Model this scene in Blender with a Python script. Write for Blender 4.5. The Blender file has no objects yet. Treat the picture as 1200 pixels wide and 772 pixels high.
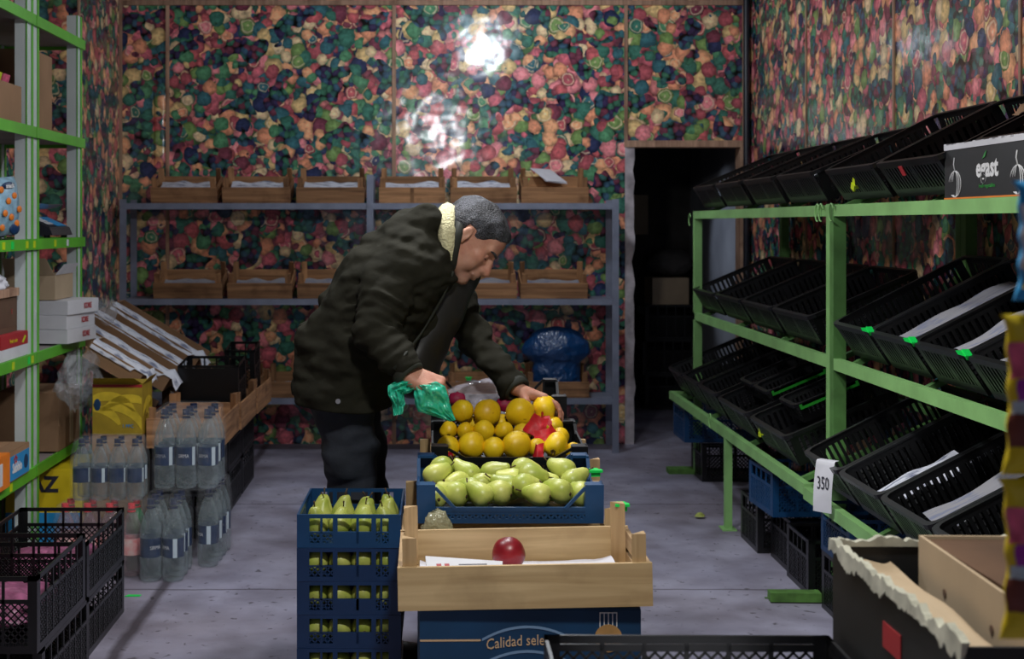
import bpy, bmesh, math, random
import numpy as np
from mathutils import Vector, Matrix, Quaternion, noise
random.seed(7)
scene = bpy.context.scene
COL = scene.collection
PI = math.pi
F, VX, VY, H = 1600.0, 500.0, 262.0, 1.5      # focal length in pixels, vanishing point, eye height

def P(px, py, Y):
    return Vector(((px - VX) / F * Y, Y, H - (py - VY) / F * Y))

ORD = ['first', 'second', 'third', 'fourth', 'fifth', 'sixth', 'seventh', 'eighth', 'ninth', 'tenth']

def lin(c):
    return c / 12.92 if c <= 0.04045 else ((c + 0.055) / 1.055) ** 2.4
def rgb(r, g, b):
    return (lin(r / 255), lin(g / 255), lin(b / 255), 1.0)

# ------------------------------------------------------------------ materials
def new_mat(name):
    m = bpy.data.materials.new(name)
    m.use_nodes = True
    nt = m.node_tree
    b = nt.nodes['Principled BSDF']
    return m, nt, b

def N(nt, typ, **kw):
    n = nt.nodes.new(typ)
    for k, v in kw.items():
        if k.startswith('in_'):
            n.inputs[k[3:].replace('_', ' ')].default_value = v
        else:
            setattr(n, k, v)
    return n

def L(nt, a, b):
    nt.links.new(a, b)

def bump(nt, b, scale=60, strength=.2, dist=.01, detail=4, vec=None):
    t = N(nt, 'ShaderNodeTexNoise'); t.inputs['Scale'].default_value = scale; t.inputs['Detail'].default_value = detail
    if vec: L(nt, vec, t.inputs['Vector'])
    bp = N(nt, 'ShaderNodeBump'); bp.inputs['Strength'].default_value = strength; bp.inputs['Distance'].default_value = dist
    L(nt, t.outputs['Fac'], bp.inputs['Height']); L(nt, bp.outputs['Normal'], b.inputs['Normal'])
    return t

def simple(name, col, rough=.6, var=.15, vscale=12, spec=.5, bstr=0, bscale=80, metal=0, objrand=0, col2=None, detail=5):
    """principled with a noise-driven variation between two tones"""
    m, nt, b = new_mat(name)
    tc = N(nt, 'ShaderNodeTexCoord')
    t = N(nt, 'ShaderNodeTexNoise'); t.inputs['Scale'].default_value = vscale; t.inputs['Detail'].default_value = detail
    L(nt, tc.outputs['Object'], t.inputs['Vector'])
    r = N(nt, 'ShaderNodeValToRGB')
    lo = col2 or tuple(c * (1 - var * 2) for c in col[:3]) + (1,)
    hi = tuple(min(1, c * (1 + var)) for c in col[:3]) + (1,)
    r.color_ramp.elements[0].position = .3; r.color_ramp.elements[0].color = lo
    r.color_ramp.elements[1].position = .7; r.color_ramp.elements[1].color = hi
    L(nt, t.outputs['Fac'], r.inputs['Fac'])
    out = r.outputs['Color']
    if objrand:
        oi = N(nt, 'ShaderNodeObjectInfo')
        mr = N(nt, 'ShaderNodeMapRange'); mr.inputs['To Min'].default_value = 1 - objrand; mr.inputs['To Max'].default_value = 1 + objrand
        L(nt, oi.outputs['Random'], mr.inputs['Value'])
        hs = N(nt, 'ShaderNodeHueSaturation'); L(nt, mr.outputs['Result'], hs.inputs['Value']); L(nt, out, hs.inputs['Color'])
        out = hs.outputs['Color']
    L(nt, out, b.inputs['Base Color'])
    b.inputs['Roughness'].default_value = rough
    b.inputs['Specular IOR Level'].default_value = spec
    b.inputs['Metallic'].default_value = metal
    if bstr: bump(nt, b, bscale, bstr, vec=tc.outputs['Object'])
    return m

def wood(name, col, dark, axis=0, rand=.18, stain=.8):
    m, nt, b = new_mat(name)
    tc = N(nt, 'ShaderNodeTexCoord'); oi = N(nt, 'ShaderNodeObjectInfo')
    mp = N(nt, 'ShaderNodeMapping')
    s = [38, 38, 38]; s[axis] = 2.2
    mp.inputs['Scale'].default_value = s
    va = N(nt, 'ShaderNodeVectorMath', operation='ADD'); L(nt, tc.outputs['Object'], va.inputs[0]); L(nt, oi.outputs['Random'], va.inputs[1])
    L(nt, va.outputs[0], mp.inputs['Vector'])
    t = N(nt, 'ShaderNodeTexNoise'); t.inputs['Scale'].default_value = 1.0; t.inputs['Detail'].default_value = 6; t.inputs['Distortion'].default_value = .6
    L(nt, mp.outputs['Vector'], t.inputs['Vector'])
    r = N(nt, 'ShaderNodeValToRGB'); r.color_ramp.elements[0].position = .25; r.color_ramp.elements[0].color = dark
    r.color_ramp.elements[1].position = .68; r.color_ramp.elements[1].color = col
    L(nt, t.outputs['Fac'], r.inputs['Fac'])
    st = N(nt, 'ShaderNodeTexNoise'); st.inputs['Scale'].default_value = 7; st.inputs['Detail'].default_value = 5; L(nt, va.outputs[0], st.inputs['Vector'])
    sr = N(nt, 'ShaderNodeValToRGB'); sr.color_ramp.elements[0].position = .3; sr.color_ramp.elements[0].color = (.45, .4, .36, 1)
    sr.color_ramp.elements[1].position = .48; sr.color_ramp.elements[1].color = (1, 1, 1, 1)
    L(nt, st.outputs['Fac'], sr.inputs['Fac'])
    mx = N(nt, 'ShaderNodeMix', data_type='RGBA', blend_type='MULTIPLY'); mx.inputs['Factor'].default_value = stain
    L(nt, r.outputs['Color'], mx.inputs['A']); L(nt, sr.outputs['Color'], mx.inputs['B'])
    mr = N(nt, 'ShaderNodeMapRange'); mr.inputs['To Min'].default_value = 1 - rand; mr.inputs['To Max'].default_value = 1 + rand
    L(nt, oi.outputs['Random'], mr.inputs['Value'])
    hs = N(nt, 'ShaderNodeHueSaturation'); L(nt, mr.outputs['Result'], hs.inputs['Value']); L(nt, mx.outputs['Result'], hs.inputs['Color'])
    L(nt, hs.outputs['Color'], b.inputs['Base Color']); b.inputs['Roughness'].default_value = .75
    bump(nt, b, 1.0, .15, .004, vec=mp.outputs['Vector'])
    return m

def wallpaper(name):
    """glossy printed collage of fruit: layered Voronoi discs with random fruit colours"""
    m, nt, b = new_mat(name)
    uv = N(nt, 'ShaderNodeTexCoord').outputs['UV']
    wob = N(nt, 'ShaderNodeTexNoise'); wob.inputs['Scale'].default_value = 15; wob.inputs['Detail'].default_value = 3
    L(nt, uv, wob.inputs['Vector'])
    ws = N(nt, 'ShaderNodeVectorMath', operation='MULTIPLY_ADD')
    L(nt, wob.outputs['Color'], ws.inputs[0]); ws.inputs[1].default_value = (.05, .05, 0); L(nt, uv, ws.inputs[2])
    base = ws.outputs[0]
    def ramp(cols):
        r = N(nt, 'ShaderNodeValToRGB'); cr = r.color_ramp; cr.interpolation = 'CONSTANT'
        while len(cr.elements) < len(cols): cr.elements.new(.5)
        for i, c in enumerate(cols):
            cr.elements[i].position = i / len(cols); cr.elements[i].color = c
        return r
    def math_(op, a, bb=None, clamp=False):
        n = N(nt, 'ShaderNodeMath', operation=op); n.use_clamp = clamp
        for i, v in enumerate((a, bb)):
            if v is None: continue
            if isinstance(v, (int, float)): n.inputs[i].default_value = v
            else: L(nt, v, n.inputs[i])
        return n.outputs[0]
    FRUIT = [rgb(190, 30, 44), rgb(222, 124, 50), rgb(110, 150, 60), rgb(216, 178, 90), rgb(200, 50, 80), rgb(36, 116, 96),
             rgb(232, 150, 70), rgb(170, 30, 54), rgb(222, 190, 130), rgb(60, 140, 90), rgb(30, 104, 116), rgb(226, 100, 110), rgb(120, 24, 60), rgb(24, 40, 90)]
    SMALL = [rgb(56, 36, 72), rgb(130, 36, 60), rgb(40, 90, 78), rgb(40, 48, 100), rgb(150, 40, 60), rgb(60, 100, 50), rgb(26, 92, 92),
             rgb(96, 36, 56), rgb(200, 90, 84), rgb(206, 160, 110)]
    def layer(scale, off, rad, cols, keep, prev, hl=.5, ring=True):
        mp = N(nt, 'ShaderNodeVectorMath', operation='ADD'); L(nt, base, mp.inputs[0]); mp.inputs[1].default_value = off
        v = N(nt, 'ShaderNodeTexVoronoi', voronoi_dimensions='2D'); v.inputs['Scale'].default_value = scale; v.inputs['Randomness'].default_value = .85
        L(nt, mp.outputs[0], v.inputs['Vector'])
        sep = N(nt, 'ShaderNodeSeparateColor'); L(nt, v.outputs['Color'], sep.inputs[0])
        r = ramp(cols); L(nt, sep.outputs[0], r.inputs['Fac'])
        d = math_('DIVIDE', v.outputs['Distance'], rad)
        # shading across the printed ball: off-centre lobe
        sh = math_('SUBTRACT', 1.2, math_('MULTIPLY', math_('POWER', d, 2.0), .72))
        col = N(nt, 'ShaderNodeMix', data_type='RGBA', blend_type='MULTIPLY'); col.inputs['Factor'].default_value = 1
        cc = N(nt, 'ShaderNodeCombineColor'); [L(nt, sh, cc.inputs[i]) for i in range(3)]
        L(nt, r.outputs['Color'], col.inputs['A']); L(nt, cc.outputs[0], col.inputs['B'])
        out = col.outputs['Result']
        if ring:   # cut citrus faces: pale pith ring and pale core on a share of the discs
            isl = math_('GREATER_THAN', sep.outputs[1], .86)
            rg = math_('LESS_THAN', math_('ABSOLUTE', math_('SUBTRACT', d, .74)), .09)
            core = math_('LESS_THAN', d, .14)
            f = math_('MULTIPLY', isl, math_('MAXIMUM', rg, core))
            mx = N(nt, 'ShaderNodeMix', data_type='RGBA'); L(nt, math_('MULTIPLY', f, .5), mx.inputs['Factor'])
            L(nt, out, mx.inputs['A']); mx.inputs['B'].default_value = rgb(240, 215, 170); out = mx.outputs['Result']
        mask = math_('MULTIPLY', math_('LESS_THAN', d, 1.0), math_('LESS_THAN', sep.outputs[2], keep))
        if prev is None: return out
        mx = N(nt, 'ShaderNodeMix', data_type='RGBA'); L(nt, mask, mx.inputs['Factor']); L(nt, prev, mx.inputs['A']); L(nt, out, mx.inputs['B'])
        return mx.outputs['Result']
    c = layer(15, (3, 1, 0), .66, SMALL + FRUIT[4:7] + SMALL, 1, None, ring=False)
    c = layer(20, (8.3, 2.7, 0), .55, SMALL[1:] + FRUIT[:5], .6, c, ring=False)
    c = layer(10.5, (.3, .7, 0), .50, FRUIT, .72, c)
    c = layer(22, (2.3, 12.7, 0), .55, [FRUIT[5], FRUIT[10], SMALL[1], FRUIT[9], SMALL[6], FRUIT[4]], .35, c, ring=False)
    c = layer(7.6, (5.1, 9.2, 0), .46, FRUIT[3:] + FRUIT[:6], .55, c)
    c = layer(12, (7.9, 2.2, 0), .47, FRUIT[:3] + FRUIT[5:9] + FRUIT[9:12], .40, c)
    c = layer(8.4, (15.7, 3.3, 0), .44, FRUIT[4:] + FRUIT[:4], .42, c)
    # grape clusters where a large noise is high
    g = N(nt, 'ShaderNodeTexNoise'); g.inputs['Scale'].default_value = 5.4; g.inputs['Detail'].default_value = 1; L(nt, uv, g.inputs['Vector'])
    gm = math_('GREATER_THAN', g.outputs['Fac'], .575)
    cl = layer(24, (1.2, 6.6, 0), .60, [rgb(30, 96, 92), rgb(110, 26, 60), rgb(34, 110, 80), rgb(46, 30, 80), rgb(26, 80, 110)], 1, None, ring=False)
    mx = N(nt, 'ShaderNodeMix', data_type='RGBA'); L(nt, gm, mx.inputs['Factor']); L(nt, c, mx.inputs['A']); L(nt, cl, mx.inputs['B'])
    hs = N(nt, 'ShaderNodeHueSaturation'); hs.inputs['Saturation'].default_value = .80; hs.inputs['Value'].default_value = 1.28
    fn_ = N(nt, 'ShaderNodeTexNoise'); fn_.inputs['Scale'].default_value = 38; fn_.inputs['Detail'].default_value = 3; L(nt, uv, fn_.inputs['Vector'])
    fr = N(nt, 'ShaderNodeValToRGB'); fr.color_ramp.elements[0].position = .32; fr.color_ramp.elements[0].color = (.66, .62, .64, 1); fr.color_ramp.elements[1].position = .62; fr.color_ramp.elements[1].color = (1.18, 1.14, 1.1, 1)
    L(nt, fn_.outputs['Fac'], fr.inputs['Fac'])
    fm = N(nt, 'ShaderNodeMix', data_type='RGBA', blend_type='MULTIPLY'); fm.inputs['Factor'].default_value = 1; L(nt, mx.outputs['Result'], fm.inputs['A']); L(nt, fr.outputs['Color'], fm.inputs['B']); mx = fm
    L(nt, mx.outputs['Result'], hs.inputs['Color']); L(nt, hs.outputs['Color'], b.inputs['Base Color'])
    b.inputs['Roughness'].default_value = .155; b.inputs['Specular IOR Level'].default_value = .6
    bump(nt, b, 4.5, .25, .03, 2, vec=uv)
    return m

def concrete(name):
    m, nt, b = new_mat(name)
    tc = N(nt, 'ShaderNodeTexCoord'); o = tc.outputs['Object']
    def nz(scale, detail=6, dist=0):
        t = N(nt, 'ShaderNodeTexNoise'); t.inputs['Scale'].default_value = scale; t.inputs['Detail'].default_value = detail; t.inputs['Distortion'].default_value = dist
        L(nt, o, t.inputs['Vector']); return t.outputs['Fac']
    def mulr(prev, fac, lo, hi, dark):
        r = N(nt, 'ShaderNodeValToRGB'); r.color_ramp.elements[0].position = lo; r.color_ramp.elements[0].color = dark
        r.color_ramp.elements[1].position = hi; r.color_ramp.elements[1].color = (1, 1, 1, 1)
        L(nt, fac, r.inputs['Fac'])
        mx = N(nt, 'ShaderNodeMix', data_type='RGBA', blend_type='MULTIPLY'); mx.inputs['Factor'].default_value = 1
        L(nt, prev, mx.inputs['A']); L(nt, r.outputs['Color'], mx.inputs['B']); return mx.outputs['Result']
    r = N(nt, 'ShaderNodeValToRGB'); r.color_ramp.elements[0].position = .3; r.color_ramp.elements[0].color = rgb(140, 138, 160)
    r.color_ramp.elements[1].position = .7; r.color_ramp.elements[1].color = rgb(186, 185, 208)
    L(nt, nz(1.6), r.inputs['Fac'])
    c = mulr(r.outputs['Color'], nz(4, 9, .2), .30, .62, (.62, .59, .58, 1))
    c = mulr(c, nz(24, 6, .5), .30, .36, (.4, .38, .37, 1))
    c = mulr(c, nz(.9, 3), .34, .56, (.62, .58, .56, 1))
    # joints between the poured slabs, and a dirty strip along the left racks
    sx = N(nt, 'ShaderNodeSeparateXYZ'); L(nt, o, sx.inputs[0])
    wob = N(nt, 'ShaderNodeTexNoise'); wob.inputs['Scale'].default_value = 6; L(nt, o, wob.inputs['Vector'])
    def line(sock, at, w):
        a = N(nt, 'ShaderNodeMath', operation='MULTIPLY_ADD'); L(nt, wob.outputs['Fac'], a.inputs[0]); a.inputs[1].default_value = .03; L(nt, sock, a.inputs[2])
        s = N(nt, 'ShaderNodeMath', operation='SUBTRACT'); L(nt, a.outputs[0], s.inputs[0]); s.inputs[1].default_value = at + .015
        ab = N(nt, 'ShaderNodeMath', operation='ABSOLUTE'); L(nt, s.outputs[0], ab.inputs[0])
        d = N(nt, 'ShaderNodeMath', operation='DIVIDE'); L(nt, ab.outputs[0], d.inputs[0]); d.inputs[1].default_value = w
        return d.outputs[0]
    c = mulr(c, line(sx.outputs[0], -1.086, .035), .3, 1, (.33, .30, .30, 1))
    for y, w in ((5.6, .012), (7.3, .012), (3.9, .012)):
        c = mulr(c, line(sx.outputs[1], y, w), .3, 1, (.45, .42, .42, 1))
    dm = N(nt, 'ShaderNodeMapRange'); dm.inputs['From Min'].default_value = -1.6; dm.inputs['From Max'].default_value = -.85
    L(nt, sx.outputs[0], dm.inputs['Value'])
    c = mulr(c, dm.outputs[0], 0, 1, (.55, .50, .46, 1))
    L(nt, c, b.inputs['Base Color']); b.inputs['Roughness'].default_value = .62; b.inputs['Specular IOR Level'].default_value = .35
    bump(nt, b, 14, .25, .01, 8, vec=o)
    return m

def newsprint(name, tint=(215, 218, 230)):
    m, nt, b = new_mat(name)
    tc = N(nt, 'ShaderNodeTexCoord')
    mp = N(nt, 'ShaderNodeMapping'); mp.inputs['Scale'].default_value = (14, 70, 30); L(nt, tc.outputs['Object'], mp.inputs['Vector'])
    t = N(nt, 'ShaderNodeTexNoise'); t.inputs['Scale'].default_value = 1; t.inputs['Detail'].default_value = 5; L(nt, mp.outputs[0], t.inputs['Vector'])
    r = N(nt, 'ShaderNodeValToRGB'); r.color_ramp.elements[0].position = .36; r.color_ramp.elements[0].color = rgb(120, 125, 150)
    r.color_ramp.elements[1].position = .5; r.color_ramp.elements[1].color = rgb(*tint)
    L(nt, t.outputs['Fac'], r.inputs['Fac']); L(nt, r.outputs[0], b.inputs['Base Color']); b.inputs['Roughness'].default_value = .8
    return m

def film(name, col=(1, 1, 1, 1), alpha=.25, rough=.12, bstr=.6, bscale=14):
    """thin plastic sheet: mostly see-through with glossy wrinkles"""
    m, nt, b = new_mat(name)
    b.inputs['Base Color'].default_value = col; b.inputs['Roughness'].default_value = rough
    b.inputs['Alpha'].default_value = alpha; b.inputs['Specular IOR Level'].default_value = .9
    tc = N(nt, 'ShaderNodeTexCoord'); bump(nt, b, bscale, bstr, .03, 3, vec=tc.outputs['Object'])
    return m

def shell(name, col, lo=.08, hi=.75, rough=.1):
    """clear bottle wall: see-through face on, denser towards the edges"""
    m = film(name, col, .2, rough, .4, 26); nt = m.node_tree; b = nt.nodes['Principled BSDF']
    lw = N(nt, 'ShaderNodeLayerWeight'); lw.inputs['Blend'].default_value = .42
    mr = N(nt, 'ShaderNodeMapRange'); mr.inputs['To Min'].default_value = lo; mr.inputs['To Max'].default_value = hi
    L(nt, lw.outputs['Facing'], mr.inputs['Value']); L(nt, mr.outputs[0], b.inputs['Alpha'])
    return m

def clear(name, col, rough=.05, ior=1.33, bstr=0):
    m, nt, b = new_mat(name)
    b.inputs['Base Color'].default_value = col; b.inputs['Roughness'].default_value = rough
    b.inputs['Transmission Weight'].default_value = 1; b.inputs['IOR'].default_value = ior
    if bstr:
        tc = N(nt, 'ShaderNodeTexCoord'); bump(nt, b, 40, bstr, .01, 2, vec=tc.outputs['Object'])
    return m

M = {}
M['paper_wall'] = wallpaper('fruit_wallpaper')
M['floor'] = concrete('concrete')
M['ceiling'] = simple('ceiling_paint', rgb(150, 148, 145), .9)
M['plain_wall'] = simple('plain_wall', rgb(150, 152, 160), .9, .1, 3)
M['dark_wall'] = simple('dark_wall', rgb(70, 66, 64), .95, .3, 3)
M['plaster'] = simple('peeling_plaster', rgb(186, 178, 184), .9, .25, 9, bstr=.5, bscale=30)
M['trim'] = wood('trim_wood', rgb(196, 158, 132), rgb(140, 104, 84), 2)
M['wood'] = wood('crate_wood', rgb(206, 178, 134), rgb(166, 136, 94), 0, .08, .4)
M['wood_y'] = wood('crate_wood_side', rgb(204, 172, 130), rgb(160, 128, 90), 1, .08, .4)
M['wood_z'] = wood('crate_wood_post', rgb(206, 174, 130), rgb(164, 132, 92), 2, .08, .4)
M['wood_old'] = wood('old_crate_wood', rgb(186, 138, 96), rgb(112, 76, 50), 0, .3)
M['wood_old_y'] = wood('old_crate_side', rgb(172, 126, 86), rgb(106, 72, 48), 1, .3)
M['wood_old_z'] = wood('old_crate_post', rgb(180, 132, 90), rgb(110, 74, 48), 2, .3)
M['steel'] = simple('grey_steel', rgb(126, 132, 152), .5, .12, 8, metal=.0)
M['green_rail'] = simple('rack_green', rgb(142, 194, 120), .45, .12, 6)
M['green_dark'] = simple('rack_green_dark', rgb(92, 140, 76), .5, .2, 8)
M['lime'] = simple('lime_shelf_paint', rgb(96, 186, 52), .4, .08, 6)
M['shelf_white'] = simple('white_shelf_paint', rgb(206, 216, 216), .45, .06, 5)
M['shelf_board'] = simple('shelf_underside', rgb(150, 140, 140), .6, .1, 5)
M['black'] = simple('black_plastic', rgb(15, 15, 18), .36, .25, 9, spec=.5, objrand=.25)
M['black_dusty'] = simple('worn_black_plastic', rgb(30, 30, 36), .5, .4, 18, spec=.5)
M['blue'] = simple('blue_plastic', rgb(16, 66, 112), .42, .12, 8, spec=.5, objrand=.06)
M['blue_dark'] = simple('navy_plastic', rgb(16, 50, 94), .42, .12, 8, spec=.5)
M['clip'] = simple('green_clip_plastic', rgb(20, 220, 90), .4, .05)
M['clip_y'] = simple('yellow_clip_plastic', rgb(200, 220, 30), .4, .05)
M['news'] = newsprint('newsprint')
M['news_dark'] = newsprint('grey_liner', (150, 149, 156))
M['paper'] = simple('white_paper', rgb(222, 222, 232), .8, .06, 10)
M['card'] = simple('cardboard', rgb(150, 116, 86), .85, .1, 5, objrand=.12)
M['card_pale'] = simple('pale_cardboard', rgb(182, 160, 132), .85, .06, 6)
M['card_white'] = simple('white_cardboard', rgb(214, 214, 220), .7, .05, 8)
M['card_brown'] = simple('dark_cardboard', rgb(96, 70, 52), .85, .15, 6)
M['navy_card'] = simple('navy_carton', rgb(16, 60, 98), .55, .15, 6)
M['black_card'] = simple('black_carton', rgb(24, 25, 28), .55, .2, 10)
M['ink_white'] = simple('ink_white', rgb(226, 226, 228), .6, .03)
M['ink_grey'] = simple('ink_pale_blue', rgb(120, 150, 186), .6, .05)
M['ink_gold'] = simple('ink_gold', rgb(196, 150, 92), .5, .15, 20)
M['ink_tan'] = simple('ink_tan', rgb(214, 178, 140), .6, .05)
M['ink_red'] = simple('ink_red', rgb(170, 38, 46), .6, .05)
M['ink_dark'] = simple('ink_dark', rgb(40, 40, 56), .6, .05)
M['ink_green'] = simple('ink_green', rgb(46, 140, 60), .6, .05)
M['ink_yellow'] = simple('ink_yellow', rgb(224, 196, 30), .5, .05)
M['card_yellow'] = simple('yellow_carton', rgb(176, 146, 36), .6, .15, 9)
M['ink_orange'] = simple('ink_orange', rgb(236, 130, 40), .5, .08)
M['ink_blue'] = simple('ink_blue', rgb(40, 150, 214), .5, .06)
M['ink_purple'] = simple('ink_purple', rgb(160, 40, 160), .5, .06)
M['ink_pink'] = simple('ink_pink', rgb(222, 96, 130), .5, .2, 40)
M['ink_brown'] = simple('ink_brown', rgb(110, 50, 40), .5, .2, 30)
M['pink_net'] = simple('pink_bag', rgb(150, 84, 118), .4, .3, 20)
M['bottle'] = shell('bottle_water', (.30, .38, .42, 1), .10, .70)
M['cap_blue'] = simple('blue_cap', rgb(12, 28, 66), .35, .05)
M['label_blue'] = simple('bottle_label', rgb(14, 42, 80), .3, .15, 30)
M['label_pale'] = simple('bottle_label_pale', rgb(190, 205, 215), .4, .05)
M['cola'] = simple('red_soda', rgb(120, 26, 34), .15, .2, 10, spec=.8)
M['soda_clear'] = shell('soda_clear', (.40, .26, .32, 1), .15, .75)
M['cap_red'] = simple('red_cap', rgb(214, 44, 54), .4, .05)
M['label_red'] = simple('soda_label', rgb(200, 60, 70), .4, .4, 18, col2=rgb(220, 210, 205))
M['film'] = film('shrink_film', (.9, .95, 1, 1), .055, .09, 1.0, 16)
M['bubble'] = film('bubble_wrap_film', (.85, .88, .95, 1), .22, .07, 1.0, 34)
M['clear_bag'] = film('clear_plastic_bag', (.86, .80, .90, 1), .26, .06, 1.0, 18)
M['green_bag'] = film('green_plastic', (.03, .62, .40, 1), .80, .2, .7, 16)
M['blue_bag'] = film('blue_plastic_bag', (.003, .055, .19, 1), .95, .3, .9, 14)
M['red_paper'] = simple('red_paper', rgb(206, 34, 46), .55, .15, 20)
M['magenta'] = simple('magenta_paper', rgb(160, 20, 70), .6, .2, 20)
M['stem'] = simple('fruit_stem', rgb(74, 52, 30), .8, .2, 40)
M['jacket'] = simple('jacket_cloth', rgb(37, 36, 29), .9, .12, 10, spec=.12, bstr=.25, bscale=35)
M['jacket_dark'] = simple('jacket_trim', rgb(44, 46, 40), .7, .12, 20, spec=.3)
M['fleece'] = simple('fleece', rgb(226, 218, 176), .95, .08, 60, spec=.1, bstr=1.0, bscale=140)
M['trousers'] = simple('trouser_cloth', rgb(46, 50, 60), .8, .15, 14, spec=.25, bstr=.3, bscale=40)
M['shoe'] = simple('shoe_leather', rgb(26, 24, 24), .5, .1)
M['eye'] = simple('eye_white', rgb(205, 195, 190), .3, .02)
M['iris'] = simple('iris_dark', rgb(40, 26, 20), .2, .05)
M['scale_plate'] = simple('scale_steel', rgb(176, 178, 190), .3, .05, 4, metal=.7)
M['scale_body'] = simple('scale_body', rgb(24, 28, 40), .4, .1)
M['green_wood'] = simple('green_painted_board', rgb(84, 128, 56), .7, .2, 20)
M['wrap_y'] = film('yellowish_wrap', (.50, .48, .30, 1), .7, .2, .8, 30)
M['band_green'] = simple('green_band_plastic', rgb(40, 150, 44), .45, .1)
M['torn'] = simple('torn_paper_edge', rgb(190, 188, 172), .85, .2, 20)
M['leaf'] = simple('dry_leaf', rgb(170, 180, 90), .7, .2, 30)

def skin_mat():
    m = simple('skin', rgb(200, 150, 128), .5, .08, 18, spec=.35, bstr=.12, bscale=150, col2=rgb(176, 116, 96))
    b = m.node_tree.nodes['Principled BSDF']; b.inputs['Subsurface Weight'].default_value = .08
    b.inputs['Subsurface Radius'].default_value = (.02, .008, .004)
    return m
M['skin'] = skin_mat()
def hair_mat():
    m, nt, b = new_mat('greying_hair')
    tc = N(nt, 'ShaderNodeTexCoord')
    t = N(nt, 'ShaderNodeTexNoise'); t.inputs['Scale'].default_value = 330; t.inputs['Detail'].default_value = 3; L(nt, tc.outputs['Object'], t.inputs['Vector'])
    t2 = N(nt, 'ShaderNodeTexNoise'); t2.inputs['Scale'].default_value = 14; L(nt, tc.outputs['Object'], t2.inputs['Vector'])
    a = N(nt, 'ShaderNodeMath', operation='MULTIPLY_ADD'); L(nt, t2.outputs['Fac'], a.inputs[0]); a.inputs[1].default_value = .5; L(nt, t.outputs['Fac'], a.inputs[2])
    r = N(nt, 'ShaderNodeValToRGB'); r.color_ramp.elements[0].position = .70; r.color_ramp.elements[0].color = rgb(22, 22, 27)
    r.color_ramp.elements[1].position = 1.0; r.color_ramp.elements[1].color = rgb(104, 106, 116)
    L(nt, a.outputs[0], r.inputs['Fac']); L(nt, r.outputs[0], b.inputs['Base Color']); b.inputs['Roughness'].default_value = .55
    bump(nt, b, 260, .8, .01, 3, vec=tc.outputs['Object'])
    return m
M['hair'] = hair_mat()
def fruit_mat(name, a, c, spot=None, rough=.38):
    m, nt, b = new_mat(name)
    tc = N(nt, 'ShaderNodeTexCoord'); oi = N(nt, 'ShaderNodeObjectInfo')
    va = N(nt, 'ShaderNodeVectorMath', operation='ADD'); L(nt, tc.outputs['Object'], va.inputs[0]); L(nt, oi.outputs['Random'], va.inputs[1])
    t = N(nt, 'ShaderNodeTexNoise'); t.inputs['Scale'].default_value = 14; t.inputs['Detail'].default_value = 3; L(nt, va.outputs[0], t.inputs['Vector'])
    r = N(nt, 'ShaderNodeValToRGB'); r.color_ramp.elements[0].position = .32; r.color_ramp.elements[0].color = a
    r.color_ramp.elements[1].position = .68; r.color_ramp.elements[1].color = c
    L(nt, t.outputs['Fac'], r.inputs['Fac']); out = r.outputs['Color']
    if spot:
        s = N(nt, 'ShaderNodeTexNoise'); s.inputs['Scale'].default_value = 60; s.inputs['Detail'].default_value = 4; L(nt, va.outputs[0], s.inputs['Vector'])
        sr = N(nt, 'ShaderNodeValToRGB'); sr.color_ramp.elements[0].position = .66; sr.color_ramp.elements[0].color = (0, 0, 0, 1)
        sr.color_ramp.elements[1].position = .74; sr.color_ramp.elements[1].color = (.6, .6, .6, 1)
        L(nt, s.outputs['Fac'], sr.inputs['Fac'])
        mx = N(nt, 'ShaderNodeMix', data_type='RGBA'); L(nt, sr.outputs[0], mx.inputs['Factor']); L(nt, out, mx.inputs['A']); mx.inputs['B'].default_value = spot
        out = mx.outputs['Result']
    mr = N(nt, 'ShaderNodeMapRange'); mr.inputs['To Min'].default_value = .88; mr.inputs['To Max'].default_value = 1.1; L(nt, oi.outputs['Random'], mr.inputs['Value'])
    hs = N(nt, 'ShaderNodeHueSaturation'); L(nt, mr.outputs[0], hs.inputs['Value']); L(nt, out, hs.inputs['Color'])
    L(nt, hs.outputs[0], b.inputs['Base Color']); b.inputs['Roughness'].default_value = rough
    bump(nt, b, 30, .08, .01, vec=va.outputs[0])
    return m
M['pear'] = fruit_mat('pear_skin', rgb(160, 176, 66), rgb(208, 210, 112), rgb(120, 108, 60))
M['quince'] = fruit_mat('quince_skin', rgb(222, 176, 10), rgb(244, 208, 30), rgb(170, 110, 20), .42)
M['pome'] = fruit_mat('pomegranate_skin', rgb(104, 12, 24), rgb(160, 28, 40), rgb(190, 110, 100), .34)

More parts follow.
